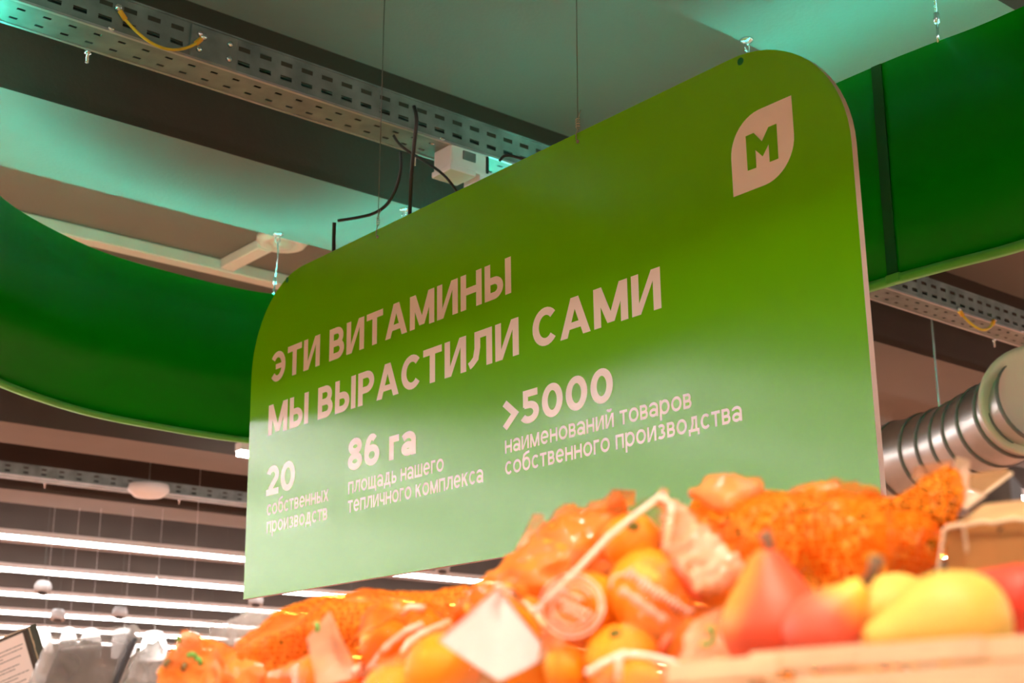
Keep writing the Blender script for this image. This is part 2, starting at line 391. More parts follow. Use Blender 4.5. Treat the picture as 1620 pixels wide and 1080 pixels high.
Mp = [sp(*z7(*q)) for q in ((226, 565), (272, 545), (318, 592), (355, 512), (402, 492), (411, 690), (361, 710), (356, 610), (322, 678), (281, 642), (285, 742), (236, 760))]
flat_poly('leaf_emblem', leaf, [], M_letter, SIGN)
flat_poly('emblem_letter', Mp, [], M_sign, SIGN, .0016)
# lettering: every letter is cut from strokes and polygons
def el(cx, cy, rx, ry, a0, a1, n=22): return [(cx+rx*math.cos(math.radians(a0+(a1-a0)*k/n)), cy+ry*math.sin(math.radians(a0+(a1-a0)*k/n))) for k in range(n+1)]
def stroke_quads(pts, w, closed=False):
    if closed: pts = pts[:-1]
    n = len(pts); L, R_ = [], []
    for i in range(n):
        p = Vector(pts[i]); a = Vector(pts[i-1]) if (i > 0 or closed) else None; b = Vector(pts[(i+1) % n]) if (i < n-1 or closed) else None
        d1 = (p-a).normalized() if a is not None else None; d2 = (b-p).normalized() if b is not None else None
        if d1 is None: d1 = d2
        if d2 is None: d2 = d1
        t = (d1+d2).normalized(); nn = Vector((-t.y, t.x)); k = max(.5, nn.dot(Vector((-d1.y, d1.x))))
        L.append(p + nn*(w/2/k)); R_.append(p - nn*(w/2/k))
    q = []
    for i in range(n if closed else n-1): j = (i+1) % n; q.append([L[i], L[j], R_[j], R_[i]])
    return q
def glyph(ch, H, s):
    """advance width and convex pieces; H the full height of the letter, s the stem"""
    out = []; h = s/2
    rc = lambda x0, y0, x1, y1: out.append([[(x0, y0), (x1, y0), (x1, y1), (x0, y1)]])
    pg = lambda *p: out.append([list(p)])
    st = lambda pts, closed=False: out.append(stroke_quads(pts, s, closed))
    bowl = lambda x0, y0, x1, y1: st([(x0, y1-h), (x1-(y1-y0)*.5, y1-h)] + el(x1-(y1-y0)*.5, (y0+y1)/2, (y1-y0)*.5-h, (y1-y0)/2-h, 90, -90)[1:-1] + [(x1-(y1-y0)*.5, y0+h), (x0, y0+h)])
    low = ch.islower(); c = ch.upper() if ch in 'тинпшщчкмхлывь' else ch
    k = 1.0 if not low else 1.12
    if c == ' ': return .34*H*(1.35 if low else 1), []
    if c == 'И' or ch == 'й':
        w = .78*H*k; rc(0, 0, s, H); rc(w-s, 0, w, H); pg((s*.35, 0), (s*1.2, 0), (w-s*.35, H), (w-s*1.2, H))
        if ch == 'й': st(el(w/2, H*1.32, w*.22, H*.13, 180, 360, 10))
    elif c == 'Т': w = .70*H*k; rc(0, H-s, w, H); rc(w/2-h, 0, w/2+h, H-s*.9)
    elif c == 'Н': w = .76*H*k; rc(0, 0, s, H); rc(w-s, 0, w, H); rc(s*.9, H/2-h, w-s*.9, H/2+h)
    elif c == 'П': w = .76*H*k; rc(0, 0, s, H); rc(w-s, 0, w, H); rc(s*.9, H-s, w-s*.9, H)
    elif ch == 'А': w = .90*H; pg((0, 0), (s*1.1, 0), (w/2+s*.5, H), (w/2-s*.58, H)); pg((w, 0), (w-s*1.1, 0), (w/2-s*.5, H), (w/2+s*.58, H)); rc(w*.2, .20*H, w*.8, .20*H+s*.85)
    elif c == 'М': w = .96*H*k; rc(0, 0, s, H); rc(w-s, 0, w, H); b0 = .06*H if not low else 0; pg((0, H), (s*1.15, H), (w/2+s*.5, b0), (w/2-s*.5, b0)); pg((w, H), (w-s*1.15, H), (w/2-s*.5, b0), (w/2+s*.5, b0))
    elif c == 'Л': w = .80*H*k; rc(w-s, 0, w, H); rc(w*.24, H-s, w-s*.9, H); st([(w*.24+h, H-s*.5), (w*.24+h, H*.55), (w*.19+h*.8, H*.27), (w*.11, s*.75), (0, h*1.1)])
    elif c == 'Ы' or c == 'Ь':
        bw = .64*H*k; rc(0, 0, s, H); bowl(h, 0, bw, .62*H); w = bw
        if c == 'Ы': w = bw + s*1.35; rc(w-s, 0, w, H)
    elif c == 'В': w = .68*H*k; rc(0, 0, s, H); bowl(h, 0, w, H*.5+h); bowl(h, H*.5-h, w*.94, H)
    elif ch == 'Р': w = .68*H; rc(0, 0, s, H); bowl(h, .34*H, w, H)
    elif ch in 'Сс': w = .82*H*k*(.98 if low else 1); st(el(w/2, H/2, w/2-h, H/2-h, 42, 318)); w -= .07*H
    elif ch == 'Э': w = .80*H; st(el(w/2, H/2, w/2-h, H/2-h, 140, -140)); rc(w*.38, H/2-h*.85, w-h, H/2+h*.85)
    elif ch in '0о': w = (.74 if ch == '0' else .98)*H; st(el(w/2, H/2, w/2-h, H/2-h, 0, 360, 32), True)
    elif ch == '2': w = .66*H; r = w/2-h; st(el(w/2, H-h-r, r, r, 165, -38) + [(s*.9, s*.9)]); rc(0, 0, w, s); pg((0, s*.5), (s*1.3, s*.5), (s*1.5, s*1.2), (s*.1, s*1.0))
    elif ch == '8': w = .68*H; st(el(w/2, H*.28, w/2-h, H*.28-h, 0, 360, 28), True); st(el(w/2, H*.75, w/2-h*1.2, H*.25-h*.8, 0, 360, 28), True)
    elif ch == '6': w = .70*H; st(el(w/2, H*.33, w/2-h, H*.33-h, 0, 360, 28), True); st(el(w*.5+.0, H*.40, w/2-h, H*.6-h, 180, 55, 14))
    elif ch == '5': w = .68*H; rc(w*.14, H-s, w*.93, H); rc(w*.14, H*.50, w*.14+s*.9, H); r = H*.33-h; st([(w*.14+h*.5, H*.56)] + el(w*.46, H*.33, w*.54-h, r, 82, -150))
    elif ch == '>': w = .52*H; st([(h*.2, .80*H), (w-h, .42*H), (h*.2, .04*H)])
    elif ch == 'г': w = .60*H; rc(0, 0, s, H); rc(s*.9, H-s, w, H)
    elif ch == 'а': w = .86*H; st([(w*.12, H*.74)] + el(w*.46, H*.62, w*.54-h, H*.38-h, 145, 0) + [(w-h, 0)]); st(el(w*.46, H*.30, w*.46-h, H*.30-h, 0, 360, 24), True)
    elif ch == 'б': w = .96*H; st(el(w/2, H/2, w/2-h, H/2-h, 0, 360, 28), True); st([(h, H*.5), (h*1.1, H*.85), (w*.22, H*1.15), (w*.5, H*1.28), (w*.9, H*1.36)])
    elif ch == 'е': w = .92*H; st(el(w/2, H/2, w/2-h, H/2-h, 0, 320)); rc(h, H/2-h*.8, w-h*.4, H/2+h*.8)
    elif c == 'Х': w = .80*H*k; pg((0, 0), (s*1.2, 0), (w, H), (w-s*1.2, H)); pg((w, 0), (w-s*1.2, 0), (0, H), (s*1.2, H))
    elif ch == 'р': w = .96*H; rc(0, -.36*H, s, H); st(el(w/2, H/2, w/2-h, H/2-h, 0, 360, 28), True)
    elif ch == 'з': w = .76*H; st(el(w*.45, H*.73, w*.47-h, H*.27-h, 150, -90, 16)); st(el(w*.45, H*.28, w*.52-h, H*.28-h, 90, -150, 18))
    elif ch == 'д': w = 1.0*H; rc(-.0, 0, w, s); rc(0, -.24*H, s*.95, s*.5); rc(w-s*.95, -.24*H, w, s*.5); rc(w*.82-s, 0, w*.82, H); rc(w*.30, H-s, w*.82, H); st([(w*.30+h, H-h), (w*.30+h, H*.5), (w*.15+h, s*.6)])
    elif c in 'ШЩ':
        w = 1.10*H; rc(0, 0, s, H); rc(w/2-h, 0, w/2+h, H); rc(w-s, 0, w, H); rc(s*.5, 0, w-s*.5, s)
        if c == 'Щ': rc(w-s*.5, 0, w+s*.7, s); rc(w-s*.25, -.24*H, w+s*.7, s*.5); w += s*.7
    elif c == 'Ч': w = .78*H; rc(w-s, 0, w, H); st([(h, H), (h, H*.62)] + el(w*.42, H*.60, w*.42-h, H*.22, 180, 270, 8) + [(w-h, H*.38)])
    elif c == 'К': w = .78*H*k*.95; rc(0, 0, s, H); pg((s*.8, H*.36), (s*.8, H*.36+s*1.3), (w-s*1.25, H), (w-s*.0, H)); pg((w*.30, H*.52), (w*.30+s*.9, H*.70), (w, 0), (w-s*1.25, 0))
    else: raise ValueError(ch)
    return w, out
def text(body, left, base, right, cap, stem, xh=.74, gap=.105, tall=1.0):
    """left/right are positions along the board; base z; cap height in m; letters are separate parts"""
    pen = 0; items = []
    for ch in body:
        H = cap*(xh if ch.islower() else 1); w, pcs = glyph(ch, H, cap*stem)
        items.append((pen, pcs)); pen += w + gap*cap*(1 if ch != ' ' else 0)
    tot = pen - gap*cap; sx = (left-right)/tot
    for x0, pcs in items:
        if not pcs: continue
        bm = bmesh.new(); i = 0
        for pc in pcs:
            lift = .0006 + .00003*i; i += 1
            if len(pc) == 1: bm.faces.new([bm.verts.new((SX-lift, left-(x0+p[0])*sx, base+p[1])) for p in pc[0]])
            else:
                for qd in pc: bm.faces.new([bm.verts.new((SX-lift, left-(x0+p.x)*sx, base+p.y)) for p in qd])
                bmesh.ops.remove_doubles(bm, verts=bm.verts, dist=1e-7)
        me = bpy.data.meshes.new('letter'); bm.to_mesh(me); bm.free(); me.materials.append(M_letter)
        q = bpy.data.objects.new('letter', me); COL.objects.link(q); q.parent = SIGN; q.matrix_parent_inverse = Matrix.Translation(-SIGN.location)
text('ЭТИ ВИТАМИНЫ', 4.216, 2.538, 2.900, .107, .20)
text('МЫ ВЫРАСТИЛИ САМИ', 4.215, 2.354, 2.326, .107, .20)
text('20', 4.214, 2.146, 4.030, .100, .21)
text('86 га', 3.712, 2.155, 3.349, .100, .21)
text('>5000', 2.938, 2.155, 2.506, .092, .21)
text('собственных', 4.205, 2.078, 3.821, .052, .145)
text('производств', 4.203, 2.019, 3.826, .052, .145)
text('площадь нашего', 3.708, 2.083, 3.213, .052, .145)
text('тепличного комплекса', 3.708, 2.0245, 3.032, .052, .145)
text('наименований товаров', 2.936, 2.088, 2.242, .050, .145)
text('собственного производства', 2.936, 2.0295, 2.089, .050, .145)
# mounting holes (the ring shows through: green plugs)
for yy, zz in ((2.03, 2.900), (4.119, 2.893)):
    bm = bmesh.new(); lathe(bm, [(0, .0012), (.009, .001), (.010, 0), (0, 0)], (SX, yy, zz), -EX, 16); finish('mounting_plug', bm, mat('green plug', (0, .2, .02), .3), SIGN)
SXF = SX; SX = SX - .0102
for (yy, zt, lab) in ((3.558, ZS, 'thin dark wire holding the sign at its left half'), (2.606, ZS, 'thin dark wire holding the sign near its middle, with twisted knot')):
    t = thing('hanging_wire', lab, 'wire', (SX, yy, ZT))
    bm = bmesh.new(); tube(bm, [(SX-.003, yy, ZT+.03), (SX-.001, yy-.004*(yy < 3), zt)], .0016, 6); finish('wire', bm, M_wire, t, True)
    bm = bmesh.new(); pts = [Vector((SX-.003+.005*math.cos(a), yy+.005*math.sin(a), ZT+.012+.028*a/25)) for a in [s*.5 for s in range(50)]]; tube(bm, pts, .0014, 5); finish('knot', bm, M_copper, t, True)
    bm = bmesh.new(); tube(bm, [(SX-.003, yy, ZT+.034), (SX-.004, yy-.014, ZT+.06)], .001, 5); finish('loose_end', bm, M_copper, t, True)
    bm = bmesh.new(); tube(bm, [(SX-.003, yy, ZT+.012), (SX-.003, yy+.008, ZT-.004), (SX-.004, yy+.006, ZT-.022), (SX-.002, yy+.001, ZT-.028)], .0014, 5); finish('lower_loop', bm, M_copper, t, True)
    bm = bmesh.new(); lathe(bm, [(0, .002), (.005, .0015), (.0055, 0), (0, 0)], (SX, yy+.004, ZT-.026), -EX, 12); finish('drilled_eyelet', bm, M_copper, t)
SX = SXF

SIGN.location.x += .0097; SIGN.rotation_euler.y = math.radians(-1.0)   # the board leans a touch forward
# ================================================================== white trunking and detector on the slab
bm = bmesh.new(); t = thing('white_trunking', 'white T shaped cable trunking on the brown ceiling above the green ring', 'trunking', (3.5, 6.84, ZS))
tj = at_z(352, 428, 4.0-.05); td = at_z(452, 390, 4.0-.05)
for a, b in (((tj.x-1.6, tj.y-.05, 4.0-.07), (tj.x+3.2, tj.y+.05, 4.0-.001)), ((tj.x-.045, td.y+.10, 4.0-.06), (tj.x+.045, tj.y-.052, 4.0-.001))):
    bm = bmesh.new(); box(bm, a, b); bevel(bm, .006, 1); finish('trunking_channel', bm, M_white, t)
t = thing('smoke_detector', 'round white smoke detector at the end of the white trunking', 'smoke detector', (tj.x+.05, td.y, 4.0))
bm = bmesh.new(); lathe(bm, [(0, -.001), (.14, -.001), (.14, -.025), (.132, -.032), (.12, -.05), (.09, -.05), (.085, -.035), (.055, -.035), (.05, -.065), (0, -.07)], (tj.x+.05, td.y, 4.0), EZ, 32); finish('detector_body', bm, M_white, t, True)
t = thing('dome_detector', 'flat white dome under the far cable tray at left', 'smoke detector', (5.55, 11.85, ZB))
bm = bmesh.new(); q = at_z(235, 776, ZB-.06); lathe(bm, [(0, .06), (.06, .06), (.17, .05), (.18, .0), (.12, -.055), (0, -.07)], q, EZ, 28); finish('dome', bm, M_white, t, True)
bm = bmesh.new(); tube(bm, [(q.x, q.y, q.z+.05), (q.x, q.y, ZS)], .004, 6); finish('mounting_rod', bm, M_galv, t)

# ================================================================== ventilation duct
M_duct = mat('spiral duct steel', (.50, .46, .43), .36, .95, var=.15, scale=5)
DUCT = thing('spiral_duct', 'round galvanised spiral ventilation duct bending behind the right edge of the sign', 'duct', (6.5, 4.5, 2.9))
dpath = catmull([P(1120, 812, 8.9), P(1230, 779, 8.55), P(1330, 752, 8.2), P(1430, 727, 7.8), P(1510, 704, 7.45), P(1575, 672, 7.1), P(1640, 634, 6.8)], 8)
DR = .215
Lacc = [0]
for a, b in zip(dpath, dpath[1:]): Lacc.append(Lacc[-1] + (b-a).length)
cuts = [0, 8, 14, 19, 24, 28, 31, 34, 37, 40, 43, 45, 48]
for a, b in zip(cuts, cuts[1:]):
    bm = bmesh.new(); seg = dpath[a:b+1]; tube(bm, seg, DR, 36, False); finish('duct_section', bm, M_duct, DUCT, True)
    bm = bmesh.new(); d = (seg[-1]-seg[0]).normalized(); lathe(bm, [(DR, -.013), (DR+.006, -.010), (DR+.007, 0), (DR+.006, .010), (DR, .013)], seg[-1], d, 36); finish('duct_seam', bm, mat('duct seam steel', (.16, .14, .13), .6, .2), DUCT, True)
d = (dpath[-1]-dpath[-4]).normalized()
bm = bmesh.new(); e = dpath[-1]; lathe(bm, [(DR, -.02), (.262, -.02), (.27, -.01), (.27, .015), (.25, .025), (.235, .018), (0, .018)], e, (d*.35 - Fv*.9 - Rv*.25).normalized(), 40)
finish('end_flange', bm, mat('beige flange', (.62, .47, .38), .5, var=.04), DUCT, True)
for s in (10, 30):
    bm = bmesh.new(); q = dpath[s]; tube(bm, [(q.x, q.y, q.z+DR), (q.x, q.y, ZB if s > 99 else ZS)], .006, 6); finish('hanger_rod', bm, M_steel, DUCT)

# far track spots and pendants behind the produce
M_bell = mat('glowing pendant shade', (.9, .88, .86), .5, var=.01, emit=(1, .96, .93), es=2.2)
for i, (x, y, d) in enumerate(((92, 972, 17), (190, 968, 17), (405, 948, 17.2), (68, 928, 15), (555, 950, 17.5), (700, 895, 16.5))):
    q = P(x, y, d); t = thing('track_spot', '', 'spotlight', q)
    t['label'] = ['white track spotlight below the second lit lamp line at far left', 'white track spotlight between lit lamp lines, left middle', 'white track spotlight just below the sign lower left corner',
                  'white rounded lamp head under the topmost lit lamp lines at far left', 'white track spotlight under the sign bottom edge', 'white track spotlight just right of the sign lower edge gap'][i]
    bm = bmesh.new(); lathe(bm, [(0, -.06), (.085, -.06), (.09, .01), (.07, .05), (0, .06)], q, Vector((.2, .2, 1)), 20); finish('lamp_head', bm, mat('grey white enamel', (.42, .40, .39), .5), t, True)
    bm = bmesh.new(); tube(bm, [q + EZ*.08, Vector((q.x, q.y, ZS))], .0015, 5); finish('stem', bm, M_galv, t, True)
    bm = bmesh.new(); lathe(bm, [(0, 0), (.05, 0), (.05, -.02), (0, -.02)], q - EZ*.055, Vector((.2, .2, 1)), 16); finish('lens', bm, M_black, t, True)
for i, (x, y, wd) in enumerate(((68, 1014, 15), (108, 1014, 14), (143, 1016, 18), (195, 1016, 20), (243, 1020, 22), (300, 1022, 22))):
    q = P(x, y, 13.4); t = thing('pendant_lamp', '', 'pendant lamp', q); s = px(wd, 13.4)
    t['label'] = ['bright white pendant shade beside the black labelled box', 'narrow bright pendant shade, second from the labelled box', 'slanted bright pendant shade, third from the labelled box',
                  'wide bright pendant shade above the plastic trays', 'wide bright pendant shade right of the plastic trays', 'bright pendant shade behind the clear crumpled bags'][i]
    bm = bmesh.new(); lathe(bm, [(s*.35, .13), (s*.6, .12), (s*.9, .02), (s, -.13), (s*.94, -.13), (s*.8, .02), (.01, .10)], q, Vector((.1*(i % 3-1), .1, 1)), 24); finish('shade', bm, M_bell, t, True)
    bm = bmesh.new(); tube(bm, [q + EZ*.12, Vector((q.x, q.y, ZS))], .0015, 5); finish('cord', bm, M_white, t)

# ================================================================== produce display
TZ = 1.235
t = thing('display_table', 'wooden produce display table under the fruit', 'table', (1.2, 1.5, 0))
bm = bmesh.new(); box(bm, (.58, .10, TZ-.04), (1.75, 3.3, TZ)); finish('tabletop', bm, M_table, t)
for (x, y) in ((.65, .2), (1.68, .2), (.65, 3.2), (1.68, 3.2)):
    bm = bmesh.new(); box(bm, (x-.04, y-.04, 0), (x+.04, y+.04, TZ-.04)); finish('leg', bm, M_table, t)

# produce track with warm spots, above and behind the camera
M_spotlens = mat('warm spot lens', (1, .8, .6), .3, emit=(1, .72, .5), es=25)
def spot(loc, target, e, label, size=55):
    loc = Vector(loc); target = Vector(target); d = (target-loc).normalized()
    t = thing('unseen_spot', label, 'spotlight', loc, 'warm track spots above the produce')
    bm = bmesh.new(); lathe(bm, [(0, -.16), (.045, -.16), (.05, .0), (.045, .0), (.042, -.01)], loc, d, 20); finish('lamp_head', bm, M_black, t, True)
    bm = bmesh.new(); lathe(bm, [(0, -.008), (.042, -.008)], loc, d, 20); finish('lens', bm, M_spotlens, t)
    bm = bmesh.new(); tube(bm, [loc - d*.08, Vector((loc.x, loc.y, 3.35))], .01, 6); finish('stem', bm, M_black, t)
    l = bpy.data.lights.new('spot_light', 'SPOT'); l.energy = e; l.color = (1, .79, .63); l.spot_size = math.radians(size); l.spot_blend = .6; l.shadow_soft_size = .04
    lo = bpy.data.objects.new('spot_light', l); COL.objects.link(lo); lo.location = loc + d*.02; lo.rotation_euler = d.to_track_quat('-Z', 'Y').to_euler()
    lo.parent = t; lo.matrix_parent_inverse = Matrix.Translation(-loc)
bm = bmesh.new(); box(bm, (.18, -1.2, 3.34), (.22, 2.0, 3.38)); 
for yy in (-1.0, 1.8): tube(bm, [(.2, yy, 3.38), (.2, yy, ZS)], .006, 6)
tag(finish('lamp_track', bm, M_black), 'black lighting track above the produce table', 'lamp track')
spot((.2, -.6, 3.2), (.85, .65, 1.35), SPOT_E*4.2, 'black track spotlight aimed at the pears and citrus', 42)
spot((.2, .2, 3.2), (.95, 1.1, 1.4), SPOT_E*4.2, 'black track spotlight aimed at the pears and citrus', 42)
for i_, yy in enumerate((-.2, 1.6, 3.4)): spot((-.9, yy, 3.25), (-.75, yy+.3, 0), 900, ['added unseen fill spotlight over the near aisle floor', 'added unseen fill spotlight over the middle of the aisle floor', 'added unseen fill spotlight over the far aisle floor'][i_], 58)  # added unseen spots; their floor bounce brightens the sign
spot((.2, 1.0, 3.2), (1.0, 1.8, 1.4), SPOT_E*2.6, 'black track spotlight aimed at the pears and citrus', 40)

# ------------------------------------------------------------------ fruit materials
def citrus_mat(name, c0, c1):
    m = mat(name, c0, .38, var=.0, spec=.5, bump=.25, bscale=420, sss=.15)
    r = [n for n in m.node_tree.nodes if n.type == 'VALTORGB'][0]; r.color_ramp.elements[0].color = (*c0, 1); r.color_ramp.elements[1].color = (*c1, 1)
    return m
M_orange = citrus_mat('orange peel', (.92, .27, .008), (.98, .40, .018))
M_mandarin = citrus_mat('mandarin peel', (.95, .30, .012), (1.0, .46, .03))
M_calyx = mat('green calyx', (.12, .16, .03), .7)
def film_mat(name, tint, patches, alpha=.45, rough=.18, ps=14, gloss=.5):
    """printed crinkled film: patches of ink over see-through plastic"""
    m = bpy.data.materials.new(name); m.use_nodes = True; nt = m.node_tree; b = nt.nodes['Principled BSDF']; L = nt.links
    tc = nt.nodes.new('ShaderNodeTexCoord'); n = nt.nodes.new('ShaderNodeTexNoise'); n.inputs['Scale'].default_value = ps; n.inputs['Detail'].default_value = 2; n.inputs['Distortion'].default_value = 1.2
    L.new(tc.outputs['Object'], n.inputs['Vector'])
    r = nt.nodes.new('ShaderNodeValToRGB'); L.new(n.outputs['Fac'], r.inputs['Fac']); cr = r.color_ramp
    cr.elements[0].position = patches[0][0]; cr.elements[0].color = (*patches[0][1], 1)
    cr.elements[1].position = patches[-1][0]; cr.elements[1].color = (*patches[-1][1], 1)
    for p_, c_ in patches[1:-1]:
        e = cr.elements.new(p_); e.color = (*c_, 1)
    L.new(r.outputs['Color'], b.inputs['Base Color'])
    b.inputs['Roughness'].default_value = rough; b.inputs['Specular IOR Level'].default_value = gloss; b.inputs['Coat Weight'].default_value = .5; b.inputs['Coat Roughness'].default_value = .06
    n2 = nt.nodes.new('ShaderNodeTexNoise'); n2.inputs['Scale'].default_value = 38; n2.inputs['Detail'].default_value = 3; n2.inputs['Distortion'].default_value = .6
    L.new(tc.outputs['Object'], n2.inputs['Vector'])
    bp = nt.nodes.new('ShaderNodeBump'); bp.inputs['Strength'].default_value = .55; bp.inputs['Distance'].default_value = .006
    L.new(n2.outputs['Fac'], bp.inputs['Height']); L.new(bp.outputs['Normal'], b.inputs['Normal'])
    tr = nt.nodes.new('ShaderNodeBsdfTranslucent'); tr.inputs['Color'].default_value = (*tint, 1)
    tp = nt.nodes.new('ShaderNodeBsdfTransparent'); tp.inputs['Color'].default_value = (*[.5+.5*c for c in tint], 1)
    m1 = nt.nodes.new('ShaderNodeMixShader'); m1.inputs[0].default_value = .3; L.new(b.outputs[0], m1.inputs[1]); L.new(tr.outputs[0], m1.inputs[2])
    n3 = nt.nodes.new('ShaderNodeTexNoise'); n3.inputs['Scale'].default_value = ps*.8; n3.inputs['Detail'].default_value = 1
    L.new(tc.outputs['Object'], n3.inputs['Vector'])
    mr = nt.nodes.new('ShaderNodeMapRange'); mr.inputs['From Min'].default_value = .42; mr.inputs['From Max'].default_value = .58
    mr.inputs['To Min'].default_value = max(0, alpha-.3); mr.inputs['To Max'].default_value = min(1, alpha+.3); L.new(n3.outputs['Fac'], mr.inputs['Value'])
    m2 = nt.nodes.new('ShaderNodeMixShader'); L.new(mr.outputs[0], m2.inputs[0]); L.new(tp.outputs[0], m2.inputs[1]); L.new(m1.outputs[0], m2.inputs[2])
    L.new(m2.outputs[0], nt.nodes['Material Output'].inputs['Surface'])
    return m
def net_mat(name, col, cell=.007, fill=.12, base_alpha=.05):
    m = bpy.data.materials.new(name); m.use_nodes = True; nt = m.node_tree; b = nt.nodes['Principled BSDF']; L = nt.links
    b.inputs['Base Color'].default_value = (*col, 1); b.inputs['Roughness'].default_value = .4
    tc = nt.nodes.new('ShaderNodeTexCoord'); v = nt.nodes.new('ShaderNodeTexVoronoi'); v.feature = 'DISTANCE_TO_EDGE'; v.inputs['Scale'].default_value = 1/cell; v.inputs['Randomness'].default_value = .45
    L.new(tc.outputs['Object'], v.inputs['Vector'])
    mr = nt.nodes.new('ShaderNodeMapRange'); mr.inputs['From Min'].default_value = fill; mr.inputs['From Max'].default_value = fill*.5; mr.inputs['To Min'].default_value = base_alpha; mr.inputs['To Max'].default_value = 1
    L.new(v.outputs['Distance'], mr.inputs['Value'])
    bp = nt.nodes.new('ShaderNodeBump'); bp.inputs['Strength'].default_value = .6; bp.inputs['Distance'].default_value = .003; L.new(mr.outputs[0], bp.inputs['Height']); L.new(bp.outputs['Normal'], b.inputs['Normal'])
    tr = nt.nodes.new('ShaderNodeBsdfTranslucent'); tr.inputs['Color'].default_value = (*col, 1)
    m1 = nt.nodes.new('ShaderNodeMixShader'); m1.inputs[0].default_value = .3; L.new(b.outputs[0], m1.inputs[1]); L.new(tr.outputs[0], m1.inputs[2])
    tp = nt.nodes.new('ShaderNodeBsdfTransparent'); tp.inputs['Color'].default_value = (1, .62, .25, 1)
    m2 = nt.nodes.new('ShaderNodeMixShader'); L.new(mr.outputs[0], m2.inputs[0]); L.new(tp.outputs[0], m2.inputs[1]); L.new(m1.outputs[0], m2.inputs[2])
    L.new(m2.outputs[0], nt.nodes['Material Output'].inputs['Surface'])
    return m
M_net = net_mat('orange mesh netting', (1, .34, .012))
M_net2 = net_mat('orange mesh netting fine', (.98, .32, .015), .006, .18, .25)
PEACH = (1, .42, .19); ORG = (.98, .36, .03); RED = (.85, .08, .03); GRN = (.22, .42, .10)
M_filmO = film_mat('orange printed film', (1, .42, .08), [(.35, ORG), (.6, (1, .42, .12)), (.72, PEACH)], .6, .16)
M_filmP = film_mat('peach printed film', (1, .6, .3), [(.32, GRN), (.38, PEACH), (.55, (1, .70, .48)), (.66, PEACH), (.72, RED)], .6)
M_filmR = film_mat('clear film with red print', (1, .75, .5), [(.36, (.90, .08, .01)), (.48, (1, .24, .03)), (.6, (1, .40, .10))], .14)
M_pale = film_mat('pale peach film', (1, .8, .6), [(.3, (.98, .72, .5)), (.7, (1, .85, .7))], .95, .25)
M_clear = film_mat('clear crinkled film', (.92, .88, .86), [(.3, (.5, .46, .44)), (.7, (.85, .82, .8))], .5, .12, 9)
M_seam = mat('pale welded film seam', (1, .72, .55), .3, var=.05, scale=40, coat=.5)
M_print = mat('pink white ink', (1, .52, .38), .4, var=.02)
M_printg = mat('green leaf ink', (.15, .42, .08), .5, var=.1)

# ------------------------------------------------------------------ bag builder: convex hulls of sphere groups, fused and crinkled
def ico_pts(c, r, sub=2, _c={}):
    if sub not in _c:
        b = bmesh.new(); bmesh.ops.create_icosphere(b, subdivisions=sub, radius=1); _c[sub] = [v.co.copy() for v in b.verts]; b.free()
    return [c + v*r for v in _c[sub]]
def skin(name, groups, m, parent, voxel=.0045, crinkle=.004, cscale=.035, smooth=3, seed=0):
    bm = bmesh.new()
    for g in groups:
        b2 = bmesh.new()
        for c, r in g:
            for p in ico_pts(c, r): b2.verts.new(p)
        bmesh.ops.convex_hull(b2, input=b2.verts)
        for v in [v for v in b2.verts if not v.link_faces]: b2.verts.remove(v)
        me = bpy.data.meshes.new('h'); b2.to_mesh(me); b2.free(); bm.from_mesh(me); bpy.data.meshes.remove(me)
    me = bpy.data.meshes.new('tmp'); bm.to_mesh(me); bm.free()
    o = bpy.data.objects.new('tmp', me); COL.objects.link(o)
    rm = o.modifiers.new('r', 'REMESH'); rm.mode = 'VOXEL'; rm.voxel_size = voxel
    sm = o.modifiers.new('s', 'SMOOTH'); sm.iterations = smooth; sm.factor = .5
    dg = bpy.context.evaluated_depsgraph_get(); dg.update()
    me2 = bpy.data.meshes.new_from_object(o.evaluated_get(dg)); bpy.data.objects.remove(o)
    off = Vector((seed*3.1, seed*1.7, 0))
    nrm = [v.normal.copy() for v in me2.vertices]
    for v, nn in zip(me2.vertices, nrm):
        p = v.co/cscale + off
        d = 1 - 2*abs(noise.noise(p)); d2 = 1 - 2*abs(noise.noise(p*2.3))
        v.co += nn*crinkle*(d*.7 + d2*.35 - .5)
    me2.materials.clear(); me2.materials.append(m); me2.polygons.foreach_set('use_smooth', [True]*len(me2.polygons)); me2.name = name
    q = bpy.data.objects.new(name, me2); COL.objects.link(q); q.parent = parent; q.matrix_parent_inverse = Matrix.Translation(-parent.location)
    return q
def down(p, z=TZ, r=.03): return Vector((p.x, p.y, z+r))
def fruit(x, y, d, rpx, label, m=None, group=None, squash=.9):
    c = P(x, y, d); r = px(rpx, d); t = thing('orange' if m is M_orange else 'mandarin', label, 'orange' if m is M_orange else 'mandarin', c, group)
    ax = Vector((random.uniform(-1, 1), random.uniform(-1, 1), random.uniform(-.3, 1))).normalized()
    prof = [(r*math.sin(math.pi*k/16)*(1 + .03*math.sin(3*math.pi*k/16)), -r*squash*math.cos(math.pi*k/16) + (r*.07*math.exp(-(k-16)**2/2.) * -1) + r*.05*math.exp(-k*k/2.)) for k in range(17)]
    prof[0] = (0, prof[0][1]); prof[-1] = (0, prof[-1][1])
    bm = bmesh.new(); lathe(bm, prof, c, ax, 32); finish('peel', bm, m, t, True)
    bm = bmesh.new(); lathe(bm, [(0, .003), (.004, .002), (.006, -.001), (0, -.002)], c + ax*(prof[-1][1]+.001), ax, 8); finish('calyx', bm, M_calyx, t, True)
    return c, r
